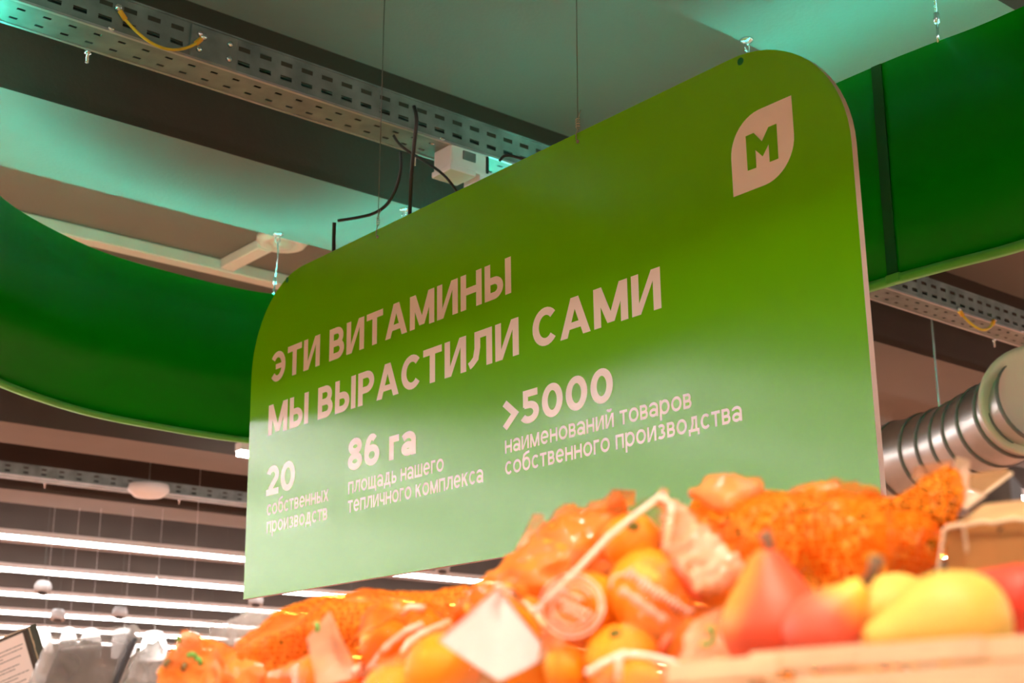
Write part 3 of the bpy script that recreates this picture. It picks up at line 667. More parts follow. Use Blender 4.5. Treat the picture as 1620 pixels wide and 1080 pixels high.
def sheet(name, quad, m, parent, nu=18, nv=14, bulge=.01, wr=.004, fs=30, th=.0006, seed=1):
    """crumpled film or paper panel between four corner points"""
    A, B, Cc, D = quad; nrm = (B-A).cross(D-A).normalized(); bm = bmesh.new(); g = []
    for i in range(nu+1):
        row = []
        for j in range(nv+1):
            u, v = i/nu, j/nv; p = (A*(1-u)+B*u)*(1-v) + (D*(1-u)+Cc*u)*v
            h = bulge*math.sin(math.pi*u)*math.sin(math.pi*v) + wr*(1-2*abs(noise.noise(p*fs + Vector((seed, 0, 0)))))
            row.append(bm.verts.new(p + nrm*h))
        g.append(row)
    for i in range(nu):
        for j in range(nv): bm.faces.new((g[i][j], g[i+1][j], g[i+1][j+1], g[i][j+1]))
    bmesh.ops.solidify(bm, geom=bm.faces[:], thickness=th)
    return finish(name, bm, m, parent, True)
def bvh(o): 
    me = o.data; return BVHTree.FromPolygons([o.matrix_world @ v.co if False else v.co for v in me.vertices], [p.vertices[:] for p in me.polygons])
def on_surf(tree, x, y, lift=.0015, fb=1.2):
    r = ray(x, y).normalized(); h = tree.ray_cast(C0, r)
    return (h[0] - r*lift) if h[0] else P(x, y, fb)
def strokes(name, tree, lines, r, m, parent, lift=.0015, fb=1.2):
    bm = bmesh.new()
    for l in lines:
        if len(l) > 1: tube(bm, [on_surf(tree, x, y, lift, fb) for x, y in l], r, 5)
    return finish(name, bm, m, parent, True)

# ---- bag 1: big mesh bag of oranges with tied end, upper right
BG = thing('net_bag', 'big orange mesh bag of oranges with tied neck rising at upper right, against the sign', 'bag of oranges', P(1300, 980, 1.32))
f1 = fruit(1345, 862, 1.32, 78, 'large orange inside the big mesh bag, below its tied neck', M_orange)
f2 = fruit(1215, 858, 1.34, 72, 'large orange in the middle of the big mesh bag, behind the red pear', M_orange)
f3 = fruit(1108, 868, 1.40, 66, 'orange at the left end of the big mesh bag, behind the crinkled clear film', M_orange)
f4 = fruit(1440, 858, 1.36, 52, 'orange pressed against the cardboard box in the big mesh bag', M_orange)
g = lambda f, k=1.06: (f[0], f[1]*k)
neck = (P(1478, 800, 1.36), px(44, 1.36)); tip = (P(1502, 762, 1.38), px(24, 1.38))
low = [(down(f1[0]), .04), (down(f3[0]), .04)]
skin('netting', [[g(f1), g(f2)], [g(f2), g(f3)], [g(f1), g(f4)], [g(f4), neck, g(f1, .7)], [neck, tip],
     [(P(1130, 782, 1.40), px(20, 1.4)), g(f3, .8), (P(1190, 790, 1.38), px(18, 1.38))], [(P(1300, 785, 1.36), px(10, 1.36)), (P(1400, 790, 1.36), px(12, 1.36)), g(f1, .8), (P(1200, 790, 1.37), px(14, 1.37))],
     [g(f1, .9), g(f3, .9)]+low], M_net, BG, .0045, .007, .035, 2, 1)
skin('film_band', [[(P(1098, 782, 1.37), .006), (P(1130, 762, 1.38), .008), (P(1150, 800, 1.36), .01)], [(P(1130, 762, 1.38), .008), (P(1190, 772, 1.37), .012), (P(1150, 800, 1.36), .01)],
     [(P(1255, 780, 1.35), .006), (P(1330, 772, 1.35), .009), (P(1390, 782, 1.35), .006)]], M_filmO, BG, .004, .005, .02, 1, 5)
sheet('tied_end', [P(1502, 772, 1.37), P(1512, 722, 1.38), P(1536, 728, 1.38), P(1534, 785, 1.37)], M_pale, BG, 8, 8, .008, .002)
sheet('label_roll', [P(1440, 760, 1.40), P(1444, 737, 1.41), P(1508, 726, 1.40), P(1500, 752, 1.39)], M_filmP, BG, 12, 6, .012, .002)
sheet('tied_end', [P(1512, 790, 1.35), P(1530, 768, 1.36), P(1562, 782, 1.35), P(1528, 806, 1.34)], M_pale, BG, 8, 6, .004, .002)
# ---- bag 3: film wrapped bag behind the clear one, with pointed corners
B3 = thing('film_bag', 'orange film bag with pointed corners between the sign bottom and the clear citrus bag', 'bag of oranges', P(860, 1040, 1.5))
a1 = fruit(905, 875, 1.50, 62, 'orange inside the pointed orange film bag, upper one', M_orange)
a2 = fruit(835, 950, 1.50, 60, 'orange inside the pointed orange film bag, lower left one', M_orange)
a3 = fruit(960, 850, 1.52, 50, 'orange inside the pointed orange film bag, upper right one', M_orange)
a4 = fruit(765, 968, 1.52, 42, 'orange at the far left end of the pointed orange film bag', M_orange)
ra = lambda x, y, d, r: (P(x, y, d), px(r, d))
skin('wrapping', [[g(a1), g(a2)], [g(a1), g(a3)], [g(a2), g(a4)], [g(a1, .8), ra(893, 801, 1.5, 6), ra(862, 850, 1.5, 8), ra(935, 815, 1.5, 10)],
     [ra(935, 812, 1.5, 12), g(a3, .8), ra(975, 790, 1.5, 12)], [ra(756, 940, 1.5, 12), g(a4, .8), g(a2, .9), ra(800, 895, 1.5, 8)],
     [ra(800, 893, 1.5, 8), ra(862, 850, 1.5, 8), g(a1, .8), g(a2, .8)], [g(a1, .8), g(a2, .8), (down(a1[0]), .04), (down(a2[0]), .04)]], M_filmO, B3, .004, .008, .028, 1, 2)
o3 = sheet('corner_flap', [P(806, 888, 1.53), P(844, 812, 1.54), P(858, 812, 1.54), P(872, 850, 1.53)], M_filmP, B3, 12, 12, .004, .003)
sheet('corner_flap', [P(958, 805, 1.50), P(966, 773, 1.50), P(1005, 776, 1.50), P(1005, 800, 1.49)], M_filmO, B3, 10, 8, .01, .003)
# ---- bag 4: mesh bag at left
B4 = thing('net_bag', 'orange mesh bag of mandarins lying at left beneath the sign lower corner', 'bag of mandarins', P(560, 1060, 1.7))
b1 = fruit(455, 1020, 1.72, 48, 'mandarin at the left end of the left mesh bag', M_orange)
b2 = fruit(525, 998, 1.70, 50, 'mandarin in the left mesh bag, second from its left end', M_orange)
b3 = fruit(600, 985, 1.68, 48, 'mandarin in the middle of the left mesh bag', M_orange)
b4 = fruit(682, 985, 1.66, 44, 'mandarin at the right end of the left mesh bag', M_orange)
b5 = fruit(400, 1040, 1.74, 34, 'small mandarin deep in the left tip of the left mesh bag', M_orange)
N4 = skin('netting', [[g(b1), g(b2)], [g(b2), g(b3)], [g(b3), g(b4)], [g(b1), g(b5)], [ra(376, 1020, 1.74, 5), g(b5), g(b1, .7), ra(440, 975, 1.72, 8)], [ra(440, 972, 1.72, 8), ra(520, 945, 1.7, 8), g(b2), g(b1)],
     [ra(520, 946, 1.7, 8), ra(572, 937, 1.68, 6), g(b3), g(b2)], [ra(572, 937, 1.68, 6), ra(650, 944, 1.68, 6), g(b3), g(b4)], [g(b4), ra(735, 935, 1.62, 10), ra(735, 980, 1.6, 12), ra(650, 944, 1.68, 6)],
     [g(b1, .8), g(b4, .8), (down(b1[0]), .04), (down(b4[0]), .04)]], M_net2, B4, .0045, .003, .03, 2, 3)
sheet('film_band', [P(374, 1024, 1.66), P(440, 970, 1.66), P(522, 942, 1.65), P(480, 985, 1.63)], M_filmO, B4, 20, 10, .01, .003, seed=5)
sheet('film_band', [P(520, 948, 1.62), P(578, 932, 1.62), P(660, 945, 1.62), P(600, 955, 1.6)], M_filmO, B4, 20, 8, .006, .003, seed=8)
# ---- bag 7: printed film tip, far left
B7 = thing('film_bag', 'orange printed film bag tip with green leaf marks at the far left of the citrus', 'bag of mandarins', P(310, 1090, 1.75))
c1 = fruit(330, 1082, 1.78, 40, 'mandarin inside the leftmost printed film bag', M_mandarin)
c2 = fruit(405, 1075, 1.72, 40, 'mandarin inside the leftmost printed film bag, right one', M_mandarin)
N7 = skin('wrapping', [[ra(287, 998, 1.75, 5), ra(272, 1040, 1.75, 8), g(c1), ra(340, 1022, 1.75, 6)], [ra(254, 1062, 1.75, 5), ra(275, 1035, 1.75, 5), g(c1), ra(262, 1085, 1.75, 10)], [ra(345, 1022, 1.75, 6), ra(368, 1050, 1.73, 6), g(c1, .8), g(c2)],
     [ra(368, 1050, 1.73, 6), ra(470, 1055, 1.7, 8), g(c2)], [g(c1, .8), g(c2, .8), (down(c1[0]), .04), (down(c2[0]), .04)]], M_filmO, B7, .004, .007, .024, 1, 4)
T7 = bvh(N7)
strokes('printed_leaf', T7, [[(296, 1037), (304, 1034), (311, 1038)], [(309, 1040), (316, 1043), (318, 1051)], [(281, 1008), (284, 1014)]], .0032, M_printg, B7, .001, 1.7)
strokes('printed_leaf', T7, [[(262, 1046), (267, 1050)], [(288, 1052), (294, 1054)]], .006, mat('dark olive print', (.16, .14, .05), .5), B7, .001, 1.7)
# ---- bag 5: film bag centre left with pink printed stripes
B5 = thing('film_bag', 'translucent orange film bag with pink printed stripes left of the white paper label', 'bag of mandarins', P(640, 1090, 1.42))
d1 = fruit(612, 1020, 1.48, 44, 'mandarin seen through the striped film bag, left one', M_mandarin)
d2 = fruit(672, 1000, 1.50, 40, 'mandarin seen through the striped film bag, upper right one', M_orange)
d3 = fruit(640, 1080, 1.42, 42, 'mandarin seen through the striped film bag, lower one', M_mandarin)
N5 = skin('wrapping', [[ra(582, 962, 1.5, 6), ra(640, 960, 1.5, 8), g(d1), g(d2)], [ra(660, 962, 1.5, 8), ra(725, 968, 1.48, 10), g(d2)], [g(d1), g(d3)], [g(d2), g(d3), ra(720, 1000, 1.45, 12)],
     [g(d3, .8), g(d1, .8), (down(d3[0]), .04), (down(d1[0]), .04)]], film_mat('orange clear film', (1, .5, .12), [(.35, (.98, .2, .02)), (.55, ORG), (.7, (1, .5, .2))], .5, .2), B5, .004, .007, .026, 1, 6)
T5 = bvh(N5)
strokes('printed_stripe', T5, [[(575, 1066), (592, 1050), (612, 1022), (640, 1000), (668, 988)], [(635, 972), (648, 960), (672, 962)], [(560, 1062), (572, 1052)], [(636, 1036), (645, 1018), (668, 1002), (712, 984)]], .0042, M_print, B5, .001, 1.42)
sheet('fold_panel', [P(556, 1012, 1.43), P(582, 962, 1.45), P(648, 962, 1.44), P(600, 985, 1.41)], M_filmO, B5, 14, 8, .008, .002, seed=3)
# pale corner tip
B8 = thing('film_bag', 'pale peach film bag corner with a green mark sticking up in the lower left centre', 'bag of mandarins', P(530, 1080, 1.45))
sheet('corner_flap', [P(500, 1090, 1.44), P(482, 1012, 1.44), P(521, 966, 1.45), P(566, 1072, 1.42)], M_pale, B8, 18, 16, .018, .004, seed=9)
e1 = fruit(500, 1072, 1.50, 36, 'yellow orange mandarin peeking left of the pale film corner', M_mandarin)
skin('wrapping', [[g(e1), (down(e1[0]), .03), (P(555, 1080, 1.47), .02)], [g(e1), ra(430, 1072, 1.6, 12), ra(440, 1085, 1.6, 12)]], M_filmO, B8, .0045, .003, .03, 2, 9)
strokes('printed_leaf', T7, [[(500, 983), (503, 992), (501, 999)]], .003, M_printg, B8, 0, 1.42)
# ---- bag 6: bag with the white paper label
B6 = thing('film_bag', 'glossy film bag of yellow mandarins carrying a blank white paper label, bottom centre', 'bag of mandarins', P(760, 1120, 1.2))
h1 = fruit(700, 1062, 1.24, 62, 'yellow orange mandarin under the lower left corner of the white label', M_mandarin)
h2 = fruit(800, 1010, 1.30, 60, 'mandarin behind the white paper label', M_mandarin)
h3 = fruit(860, 1075, 1.22, 60, 'mandarin below the right corner of the white label', M_mandarin)
h4 = fruit(620, 1100, 1.28, 50, 'mandarin at the bottom edge left of the white label', M_mandarin)
N6 = skin('wrapping', [[g(h1), g(h2)], [g(h2), g(h3)], [g(h1), g(h4)], [g(h1), g(h3), (down(h1[0]), .04), (down(h3[0]), .04)], [g(h2), ra(795, 935, 1.3, 8), ra(850, 975, 1.28, 8), g(h3)]],
     film_mat('clear glossy film', (1, .8, .45), [(.4, (1, .45, .1)), (.6, (1, .7, .4))], .2, .1), B6, .004, .006, .026, 1, 7)
sheet('paper_label', [P(692, 1012, 1.17), P(788, 928, 1.23), P(874, 1036, 1.18), P(790, 1078, 1.15)], M_paper, B6, 16, 14, .008, .0012, 18, .0004)
T6 = bvh(N6)
strokes('film_seam', T6, [[(786, 927), (812, 938), (840, 962), (868, 995), (900, 1030), (918, 1052), (935, 1062)]], .0030, M_seam, B6, .003, 1.2)
# ---- bag 2: clear bag with red print, centre
B2 = thing('clear_bag', 'peaked clear citrus bag with red printed emblem and pink script in the centre', 'bag of mandarins', P(1010, 1110, 1.15))
k1 = fruit(1030, 940, 1.18, 74, 'big mandarin under the pink script on the clear bag', M_mandarin)
k2 = fruit(930, 965, 1.20, 62, 'mandarin behind the round printed emblem', M_orange)
k3 = fruit(985, 1045, 1.14, 62, 'mandarin low in the clear bag below the script', M_mandarin)
k4 = fruit(1085, 1010, 1.17, 52, 'mandarin at the lower right of the clear bag', M_orange)
k5 = fruit(1000, 858, 1.24, 48, 'mandarin in the peak of the clear bag', M_orange)
k6 = fruit(1135, 925, 1.20, 42, 'yellow orange mandarin under the glittering film right of the script', M_mandarin)
k7 = fruit(895, 1060, 1.16, 40, 'mandarin at the foot of the printed emblem', M_orange)
apex = ra(1046, 784, 1.22, 7)
N2 = skin('wrapping', [[apex, g(k5), ra(962, 830, 1.22, 6)], [g(k5), g(k1), g(k2), ra(858, 955, 1.2, 6)], [ra(962, 830, 1.22, 6), ra(860, 952, 1.2, 6), g(k2, .9), g(k5)], [apex, g(k1, .8), g(k6), ra(1105, 830, 1.22, 8)],
     [g(k1), g(k4), g(k6)], [g(k2), g(k3), g(k1)], [g(k3), g(k4)], [g(k2), g(k7), g(k3)], [ra(1105, 830, 1.22, 8), ra(1180, 905, 1.2, 10), g(k6)], [g(k6), g(k4), ra(1180, 1000, 1.15, 14)],
     [g(k7, .8), g(k4, .8), (down(k7[0]), .04), (down(k4[0]), .04)]], M_filmR, B2, .004, .006, .026, 1, 8)
T2 = bvh(N2)
def circ(cx, cy, rx, ry, a0=0, a1=360, n=28): return [(cx+rx*math.cos(math.radians(a0+(a1-a0)*k/n)), cy+ry*math.sin(math.radians(a0+(a1-a0)*k/n))) for k in range(n+1)]
strokes('printed_emblem', T2, [circ(905, 958, 50, 50), circ(906, 958, 43, 42), circ(907, 958, 33, 31, 20, 330)], .0011, M_print, B2, .001, 1.15)
def script(x0, y0, x1, y1, n, amp):
    dx, dy = (x1-x0)/n, (y1-y0)/n; L = math.hypot(x1-x0, y1-y0); nx, ny = -(y1-y0)/L, (x1-x0)/L; out = []
    for i in range(n*4+1):
        s = i/4; a = amp*math.sin(i*math.pi/2)*(1 + .3*math.sin(s*1.7)); out.append((x0+dx*s + nx*a + dx*.5*math.cos(i*math.pi/2), y0+dy*s + ny*a))
    return out
strokes('printed_script', T2, [script(990, 903, 1092, 972, 16, 7), [(966, 930), (968, 915), (980, 908), (992, 910)]], .0012, M_print, B2, .001, 1.12)
strokes('printed_script', T2, [script(980, 932, 1052, 982, 13, 6)], .0012, M_print, B2, .001, 1.12)
strokes('printed_script', T2, [script(882, 948, 930, 970, 8, 4), script(886, 935, 920, 948, 6, 3), script(890, 962, 925, 980, 6, 3)], .0010, M_print, B2, .001, 1.12)
strokes('film_seam', T2, [[(1046, 784), (1005, 815), (962, 850), (920, 895), (880, 935), (846, 968)], [(1046, 784), (1062, 800), (1058, 840), (1052, 870)]], .0028, M_seam, B2, .002, 1.2)
for l_ in ([(1062, 885), (1085, 915), (1104, 948)], [(1062, 1000), (1045, 1028)]): strokes('red_fold', T2, [l_], .004, mat('red printed fold', (.95, .15, .06), .4), B2, .001, 1.15)
skin('crinkled_flank', [[apex, ra(1060, 868, 1.17, 8), ra(1110, 840, 1.19, 8)], [ra(1060, 868, 1.17, 8), ra(1110, 840, 1.19, 8), ra(1180, 905, 1.17, 8), ra(1110, 935, 1.15, 8)]], M_filmP, B2, .003, .009, .013, 0, 11)
# printed panel right of the clear bag, in front
B9 = thing('film_bag', 'peach printed film bag corner with green leaf mark left of the pear crate', 'bag of mandarins', P(1140, 1060, 1.08))
skin('wrapping', [[ra(1100, 985, 1.1, 10), ra(1165, 965, 1.1, 10), ra(1185, 1035, 1.05, 16), ra(1080, 1050, 1.05, 12)], [ra(1185, 1035, 1.05, 16), ra(1080, 1050, 1.05, 12), (down(P(1180, 1040, 1.08)), .02), (down(P(1090, 1040, 1.08)), .02)]], M_filmP, B9, .004, .004, .03, 1, 12)
sheet('printed_panel', [P(1085, 1045, 1.03), P(1120, 985, 1.06), P(1165, 968, 1.07), P(1180, 1040, 1.03)], film_mat('coral film', (1, .5, .3), [(.35, (1, .38, .18)), (.7, (1, .55, .35))], .95, .3), B9, 12, 10, .006, .002)
strokes('printed_leaf', T7, [[(1108, 1018), (1120, 1020), (1130, 1012), (1128, 1000), (1123, 990)], [(1120, 990), (1124, 998)]], .0022, M_printg, B9, 0, 1.0)
# small bag with white seams at the bottom
B10 = thing('clear_bag', 'small clear bag with white welded seams at the bottom edge beside the crate', 'bag of mandarins', P(1010, 1120, 1.02))
m1 = fruit(1010, 1082, 1.06, 40, 'yellow mandarin inside the small white seamed bag at the bottom edge', M_mandarin)
m2 = fruit(1090, 1095, 1.04, 40, 'mandarin inside the small white seamed bag next to the crate', M_mandarin)
N10 = skin('wrapping', [[g(m1), ra(985, 1036, 1.04, 5), ra(940, 1062, 1.04, 8)], [g(m1), g(m2), ra(985, 1036, 1.04, 5), ra(1060, 1044, 1.04, 5)], [g(m1), g(m2), (down(m1[0]), .03), (down(m2[0]), .03)]], MATS.get('x') or film_mat('clear pale film', (1, .85, .65), [(.4, (1, .6, .3)), (.6, (1, .8, .6))], .25, .1), B10, .004, .003, .03, 1, 13)
T10 = bvh(N10)
strokes('film_seam', T10, [[(930, 1064), (955, 1048), (985, 1034), (1030, 1038), (1062, 1046), (1100, 1066)], [(980, 1036), (978, 1078)]], .0028, M_seam, B10, .002, 1.02)

# ---- clear crumpled bags and trays at far left
def clear_bag(name, groups, label, seed):
    t = thing(name, label, 'plastic bag', groups[0][0][0]); skin('wrapping', groups, M_clear, t, .005, .012, .02, 0, seed); return t
clear_bag('clear_bag', [[ra(345, 1000, 2.1, 10), ra(395, 975, 2.1, 8), ra(440, 975, 2.1, 8), ra(430, 1010, 2.1, 20)], [ra(345, 1000, 2.1, 10), ra(430, 1010, 2.1, 20), (P(400, 1150, 2.2), .05)]], 'clear crumpled plastic bag behind the left mesh bag', 21)
clear_bag('clear_bag', [[ra(325, 985, 2.3, 6), ra(360, 1000, 2.3, 10), ra(300, 1020, 2.3, 16), ra(350, 1030, 2.3, 16)], [ra(300, 1020, 2.3, 16), (P(310, 1140, 2.35), .05)]], 'clear crumpled bag end right behind the leftmost printed tip', 22)
clear_bag('clear_bag', [[ra(245, 1030, 2.35, 14), ra(205, 1050, 2.35, 12), ra(270, 1070, 2.35, 20)], [ra(245, 1030, 2.35, 14), ra(210, 1070, 2.35, 16), (P(240, 1180, 2.4), .05)]], 'clear crumpled bag of brown produce between the trays and the orange tip', 23)
M_smoke = film_mat('smoky tray plastic', (.6, .56, .54), [(.3, (.16, .15, .15)), (.7, (.45, .42, .4))], .65, .12, 5)
def tray_pack(px0, label, d, lean=.35, wd=.16, hd=.13):
    c = P(*px0, d); t = thing('plastic_tray', label, 'plastic tray', c)
    ux = (Rv + Uv*.06 + Fv*.35).normalized()*wd*.5; uy = (Uv - Rv*.0 + Rv*lean).normalized()*hd*.5; uz = ux.cross(uy).normalized()*.022
    bm = bmesh.new(); obox(bm, c, ux, uy, uz); bevel(bm, .010, 3); finish('tray_body', bm, M_smoke, t, True)
    bm = bmesh.new(); obox(bm, c + ux*1.04, ux*.07, uy*1.02, uz*1.2); bevel(bm, .003, 2); finish('tray_rim', bm, mat('grey black rim', (.05, .052, .06), .3, var=.2), t, True)
    bm = bmesh.new(); obox(bm, c - uy*.5 - ux*.4 + uz*1.05, ux*.3, uy*.3, uz*.02); finish('sticker', bm, M_paper, t)
    clear = skin('clear_wrap', [[(c + ux*a + uy*b, .016) for a in (-1.02, 1.02) for b in (-1.02, 1.0)]], M_clear, t, .005, .008, .025, 0, int(px0[0]))
tray_pack((128, 1066), 'smoky plastic tray in clear wrap with dark rim, nearest the orange film tip', 2.2, .42, .11, .115)
tray_pack((82, 1084), 'smoky plastic tray in clear wrap behind the black labelled box', 2.5, .3, .10, .12)
# support riser for the far left goods
bm = bmesh.new(); box(bm, (.60, 1.95, TZ), (1.5, 2.9, TZ+.075)); bevel(bm, .004, 1); tag(finish('riser_board', bm, M_table), 'low wooden riser under the plastic trays', 'riser')

# ---- black box with the printed label, bottom left
LB = thing('labelled_box', 'black box with a white printed label at the bottom left corner', 'box', P(20, 1060, 2.3))
D0 = 2.3
A = P(-95, 1052, D0); Bp = P(41, 994, D0); Cq = P(66, 1080, D0)
ux = (Bp - A); uy = (Cq - Bp); nn = ux.cross(uy).normalized()
if nn.dot(Fv) > 0: nn = -nn
uy = uy.normalized()*(.16); o0 = A
bm = bmesh.new()
pr = [o0, o0+ux, o0+ux+uy, o0+uy]; vs = [bm.verts.new(p) for p in pr] + [bm.verts.new(p - nn*.05) for p in pr]
for f in ((0, 1, 2, 3), (7, 6, 5, 4), (0, 4, 5, 1), (1, 5, 6, 2), (2, 6, 7, 3), (3, 7, 4, 0)): bm.faces.new([vs[i] for i in f])
bevel(bm, .002, 2); finish('box_body', bm, M_darkbox, LB)
for e0, e1 in ((o0, o0+ux), (o0+ux, o0+ux+uy)):
    bm = bmesh.new(); q0, q1 = e0 - nn*.012, e1 - nn*.012; L = 26
    pts = [q0.lerp(q1, s/L) + Vector((random.uniform(-.0008, .0008), 0, random.uniform(-.001, .001))) for s in range(L+1)]; tube(bm, pts, .0016, 5); finish('torn_edge', bm, M_cardcut, LB)
iu = ux.normalized(); iv = uy.normalized(); W_ = ux.length
def lp(u, v, h=.0007): return o0 + ux + iu*(-u) + iv*v + nn*h
bm = bmesh.new()
r_ = .006; H_ = .094; Wd = .12; poly = [(.007, .004), (.007, H_-r_), (.007+r_*.3, H_-r_*.3), (.007+r_, H_), (Wd, H_), (Wd, .004)]
prism(bm, poly, lambda u, v, h: lp(u, v, h), .0003, .0008); finish('printed_label', bm, mat('pinkish label paper', (.86, .72, .66), .6, var=.02), LB)
bm = bmesh.new()
for row, (v, u0, u1) in enumerate(((.020, .012, .12), (.026, .014, .12), (.031, .05, .12), (.036, .02, .12), (.048, .026, .12), (.053, .035, .12), (.063, .014, .12), (.068, .034, .12), (.075, .022, .12))):
    u = u0
    while u < u1:
        l = random.uniform(.001, .005); prism(bm, [(u, v), (u+l, v), (u+l, v+.0013), (u, v+.0013)], lambda a, b, h: lp(a, b, h), .0008, .0010); u += l + .0009
finish('label_lines', bm, M_ink, LB)
bm = bmesh.new(); u = .014
while u < .036:
    l = random.choice((.0004, .0007, .0011)); prism(bm, [(u, .082), (u+l, .082), (u+l, .088), (u, .088)], lambda a, b, h: lp(a, b, h), .0008, .0010); u += l + random.choice((.0005, .0009))
u = .018
while u < .03: prism(bm, [(u, .0895), (u+.001, .0895), (u+.001, .091), (u, .091)], lambda a, b, h: lp(a, b, h), .0008, .0010); u += .0016
finish('bar_code', bm, M_ink, LB)
bm = bmesh.new(); tube(bm, [lp(.058, .083, .001), lp(.066, .083, .001), lp(.066, .091, .001), lp(.058, .091, .001), lp(.058, .083, .001)], .0004, 4); tube(bm, [lp(.060, .087, .001), lp(.062, .089, .001), lp(.064, .086, .001)], .0004, 4); finish('box_symbol', bm, M_ink, LB)
# a second black box under it
L2 = thing('labelled_box', 'second black box directly under the labelled one, only its top corner in view', 'box', o0)
bm = bmesh.new(); q = P(20, 1135, 2.36); obox(bm, q, Rv*.058, Vector((Fv.x, Fv.y, 0)).normalized()*.03, Uv*.028); bevel(bm, .002, 1); finish('box_body', bm, M_darkbox, L2)

# ---- cardboard tray at right
M_cardf = mat('cardboard inside', (.55, .26, .08), .85, var=.12, scale=30)
CB = thing('cardboard_tray', 'open cardboard fruit tray with folded flap behind the pears at the right edge', 'box', P(1580, 900, 1.25))
d = 1.24
hr = Vector((Rv.x, Rv.y, 0)).normalized(); hf = Vector((Fv.x, Fv.y, 0)).normalized()
def panel(name, pts, m, parent, th=.004):
    bm = bmesh.new(); vs = [bm.verts.new(p) for p in pts]; f = bm.faces.new(vs); bmesh.ops.solidify(bm, geom=[f], thickness=th); return finish(name, bm, m, parent)
fl = P(1523, 832, d); fr = P(1720, 812, d-.06)
zb = TZ+.001
def dn(p): return Vector((p.x, p.y, zb))
panel('front_wall', [fl, fr, dn(fr), dn(fl)], M_cardf, CB)
sl = P(1494, 836, d-.01); 
panel('side_wall', [sl, fl, dn(fl), dn(sl)], M_cardf, CB)
panel('top_flap', [P(1500, 834, d-.005), fl, fr, P(1720, 780, d+.10), P(1556, 797, d+.10)], M_card, CB, .005)
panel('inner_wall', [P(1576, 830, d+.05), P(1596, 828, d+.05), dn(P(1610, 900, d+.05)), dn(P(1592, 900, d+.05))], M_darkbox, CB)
for a_, b_ in ((P(1494, 834, d-.012), P(1484, 905, d-.012)), (P(1496, 834, d-.012), P(1524, 830, d-.004)), (P(1524, 831, d-.006), P(1534, 905, d-.006)), (P(1524, 830, d-.006), P(1720, 810, d-.068))):
    bm = bmesh.new(); tube(bm, [a_.lerp(b_, s/12) + Vector((0, 0, .0012*((s*7) % 3-1))) for s in range(13)], .0017, 6); finish('cut_edge', bm, M_cardcut, CB, True)
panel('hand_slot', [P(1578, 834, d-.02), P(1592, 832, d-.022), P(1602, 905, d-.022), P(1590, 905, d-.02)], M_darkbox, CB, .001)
# dark box behind with cardboard flaps
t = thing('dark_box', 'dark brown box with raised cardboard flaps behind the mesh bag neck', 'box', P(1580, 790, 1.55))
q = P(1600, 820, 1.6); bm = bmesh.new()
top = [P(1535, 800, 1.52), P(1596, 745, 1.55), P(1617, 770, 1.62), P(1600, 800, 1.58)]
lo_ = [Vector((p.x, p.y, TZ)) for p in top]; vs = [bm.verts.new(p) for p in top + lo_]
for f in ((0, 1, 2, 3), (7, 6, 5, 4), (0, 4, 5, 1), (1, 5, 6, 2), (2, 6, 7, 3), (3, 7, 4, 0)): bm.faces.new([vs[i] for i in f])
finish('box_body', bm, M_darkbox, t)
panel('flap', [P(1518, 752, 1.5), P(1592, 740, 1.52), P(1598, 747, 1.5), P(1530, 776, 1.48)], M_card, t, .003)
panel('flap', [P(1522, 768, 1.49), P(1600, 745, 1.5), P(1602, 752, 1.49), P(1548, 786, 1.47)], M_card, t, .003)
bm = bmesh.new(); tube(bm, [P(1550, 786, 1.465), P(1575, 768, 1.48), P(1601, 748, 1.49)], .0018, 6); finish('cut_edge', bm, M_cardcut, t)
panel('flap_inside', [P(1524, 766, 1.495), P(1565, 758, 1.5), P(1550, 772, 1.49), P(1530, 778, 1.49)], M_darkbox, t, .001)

# ---- wooden crate and pears
CR = thing('wooden_crate', 'pale veneer slatted crate holding the pears along the bottom right edge', 'crate', P(1350, 1100, .95))
e0 = P(1058, 1046, .93); e1 = P(1700, 998, .80); ax = (e1-e0); 
axh = ax.normalized(); back = axh.cross(EZ).normalized()
if back.dot(Fv) < 0: back = -back
def slat(u0, u1, v0, v1, off=0, th=.004, name='slat'):
    """u along the front rim (0..1), v down from the rim in m"""
    a_, b_ = e0 + ax*u0, e0 + ax*u1
    bm = bmesh.new(); c = (a_+b_)/2 - EZ*(v0+v1)/2 + back*off; obox(bm, c, (b_-a_)/2, back*th/2, EZ*(v1-v0)/2); bevel(bm, .0012, 2); return finish(name, bm, M_wood, CR)
slat(0, .30, .001, .014, 0); slat(.22, .52, -.002, .011, .004); slat(.50, .80, -.001, .012, 0); slat(.72, 1, .000, .013, .004)
slat(0, .22, .0165, .040, 0, .004); slat(.36, 1, .0145, .034, 0, .004); slat(0, 1, .045, .075, 0, .004); slat(0, 1, .082, .112, 0, .004)
for u in (.03, .33, .64, .95): slat(u, u+.04, .002, .112, .008, .008, 'corner_post')
for v0 in (.002, .045, .082):
    bm = bmesh.new(); c = e0 - EZ*(v0+.014) + back*.15; obox(bm, c, axh*.002, back*.15, EZ*.013); bevel(bm, .001, 1); finish('slat', bm, M_wood, CR)
bm = bmesh.new(); c = (e0+e1)/2 + back*.15; c.z = (e0.z+e1.z)/2 - .108; obox(bm, c, ax*.5, back*.15, EZ*.003); finish('crate_bottom', bm, M_wood, CR)
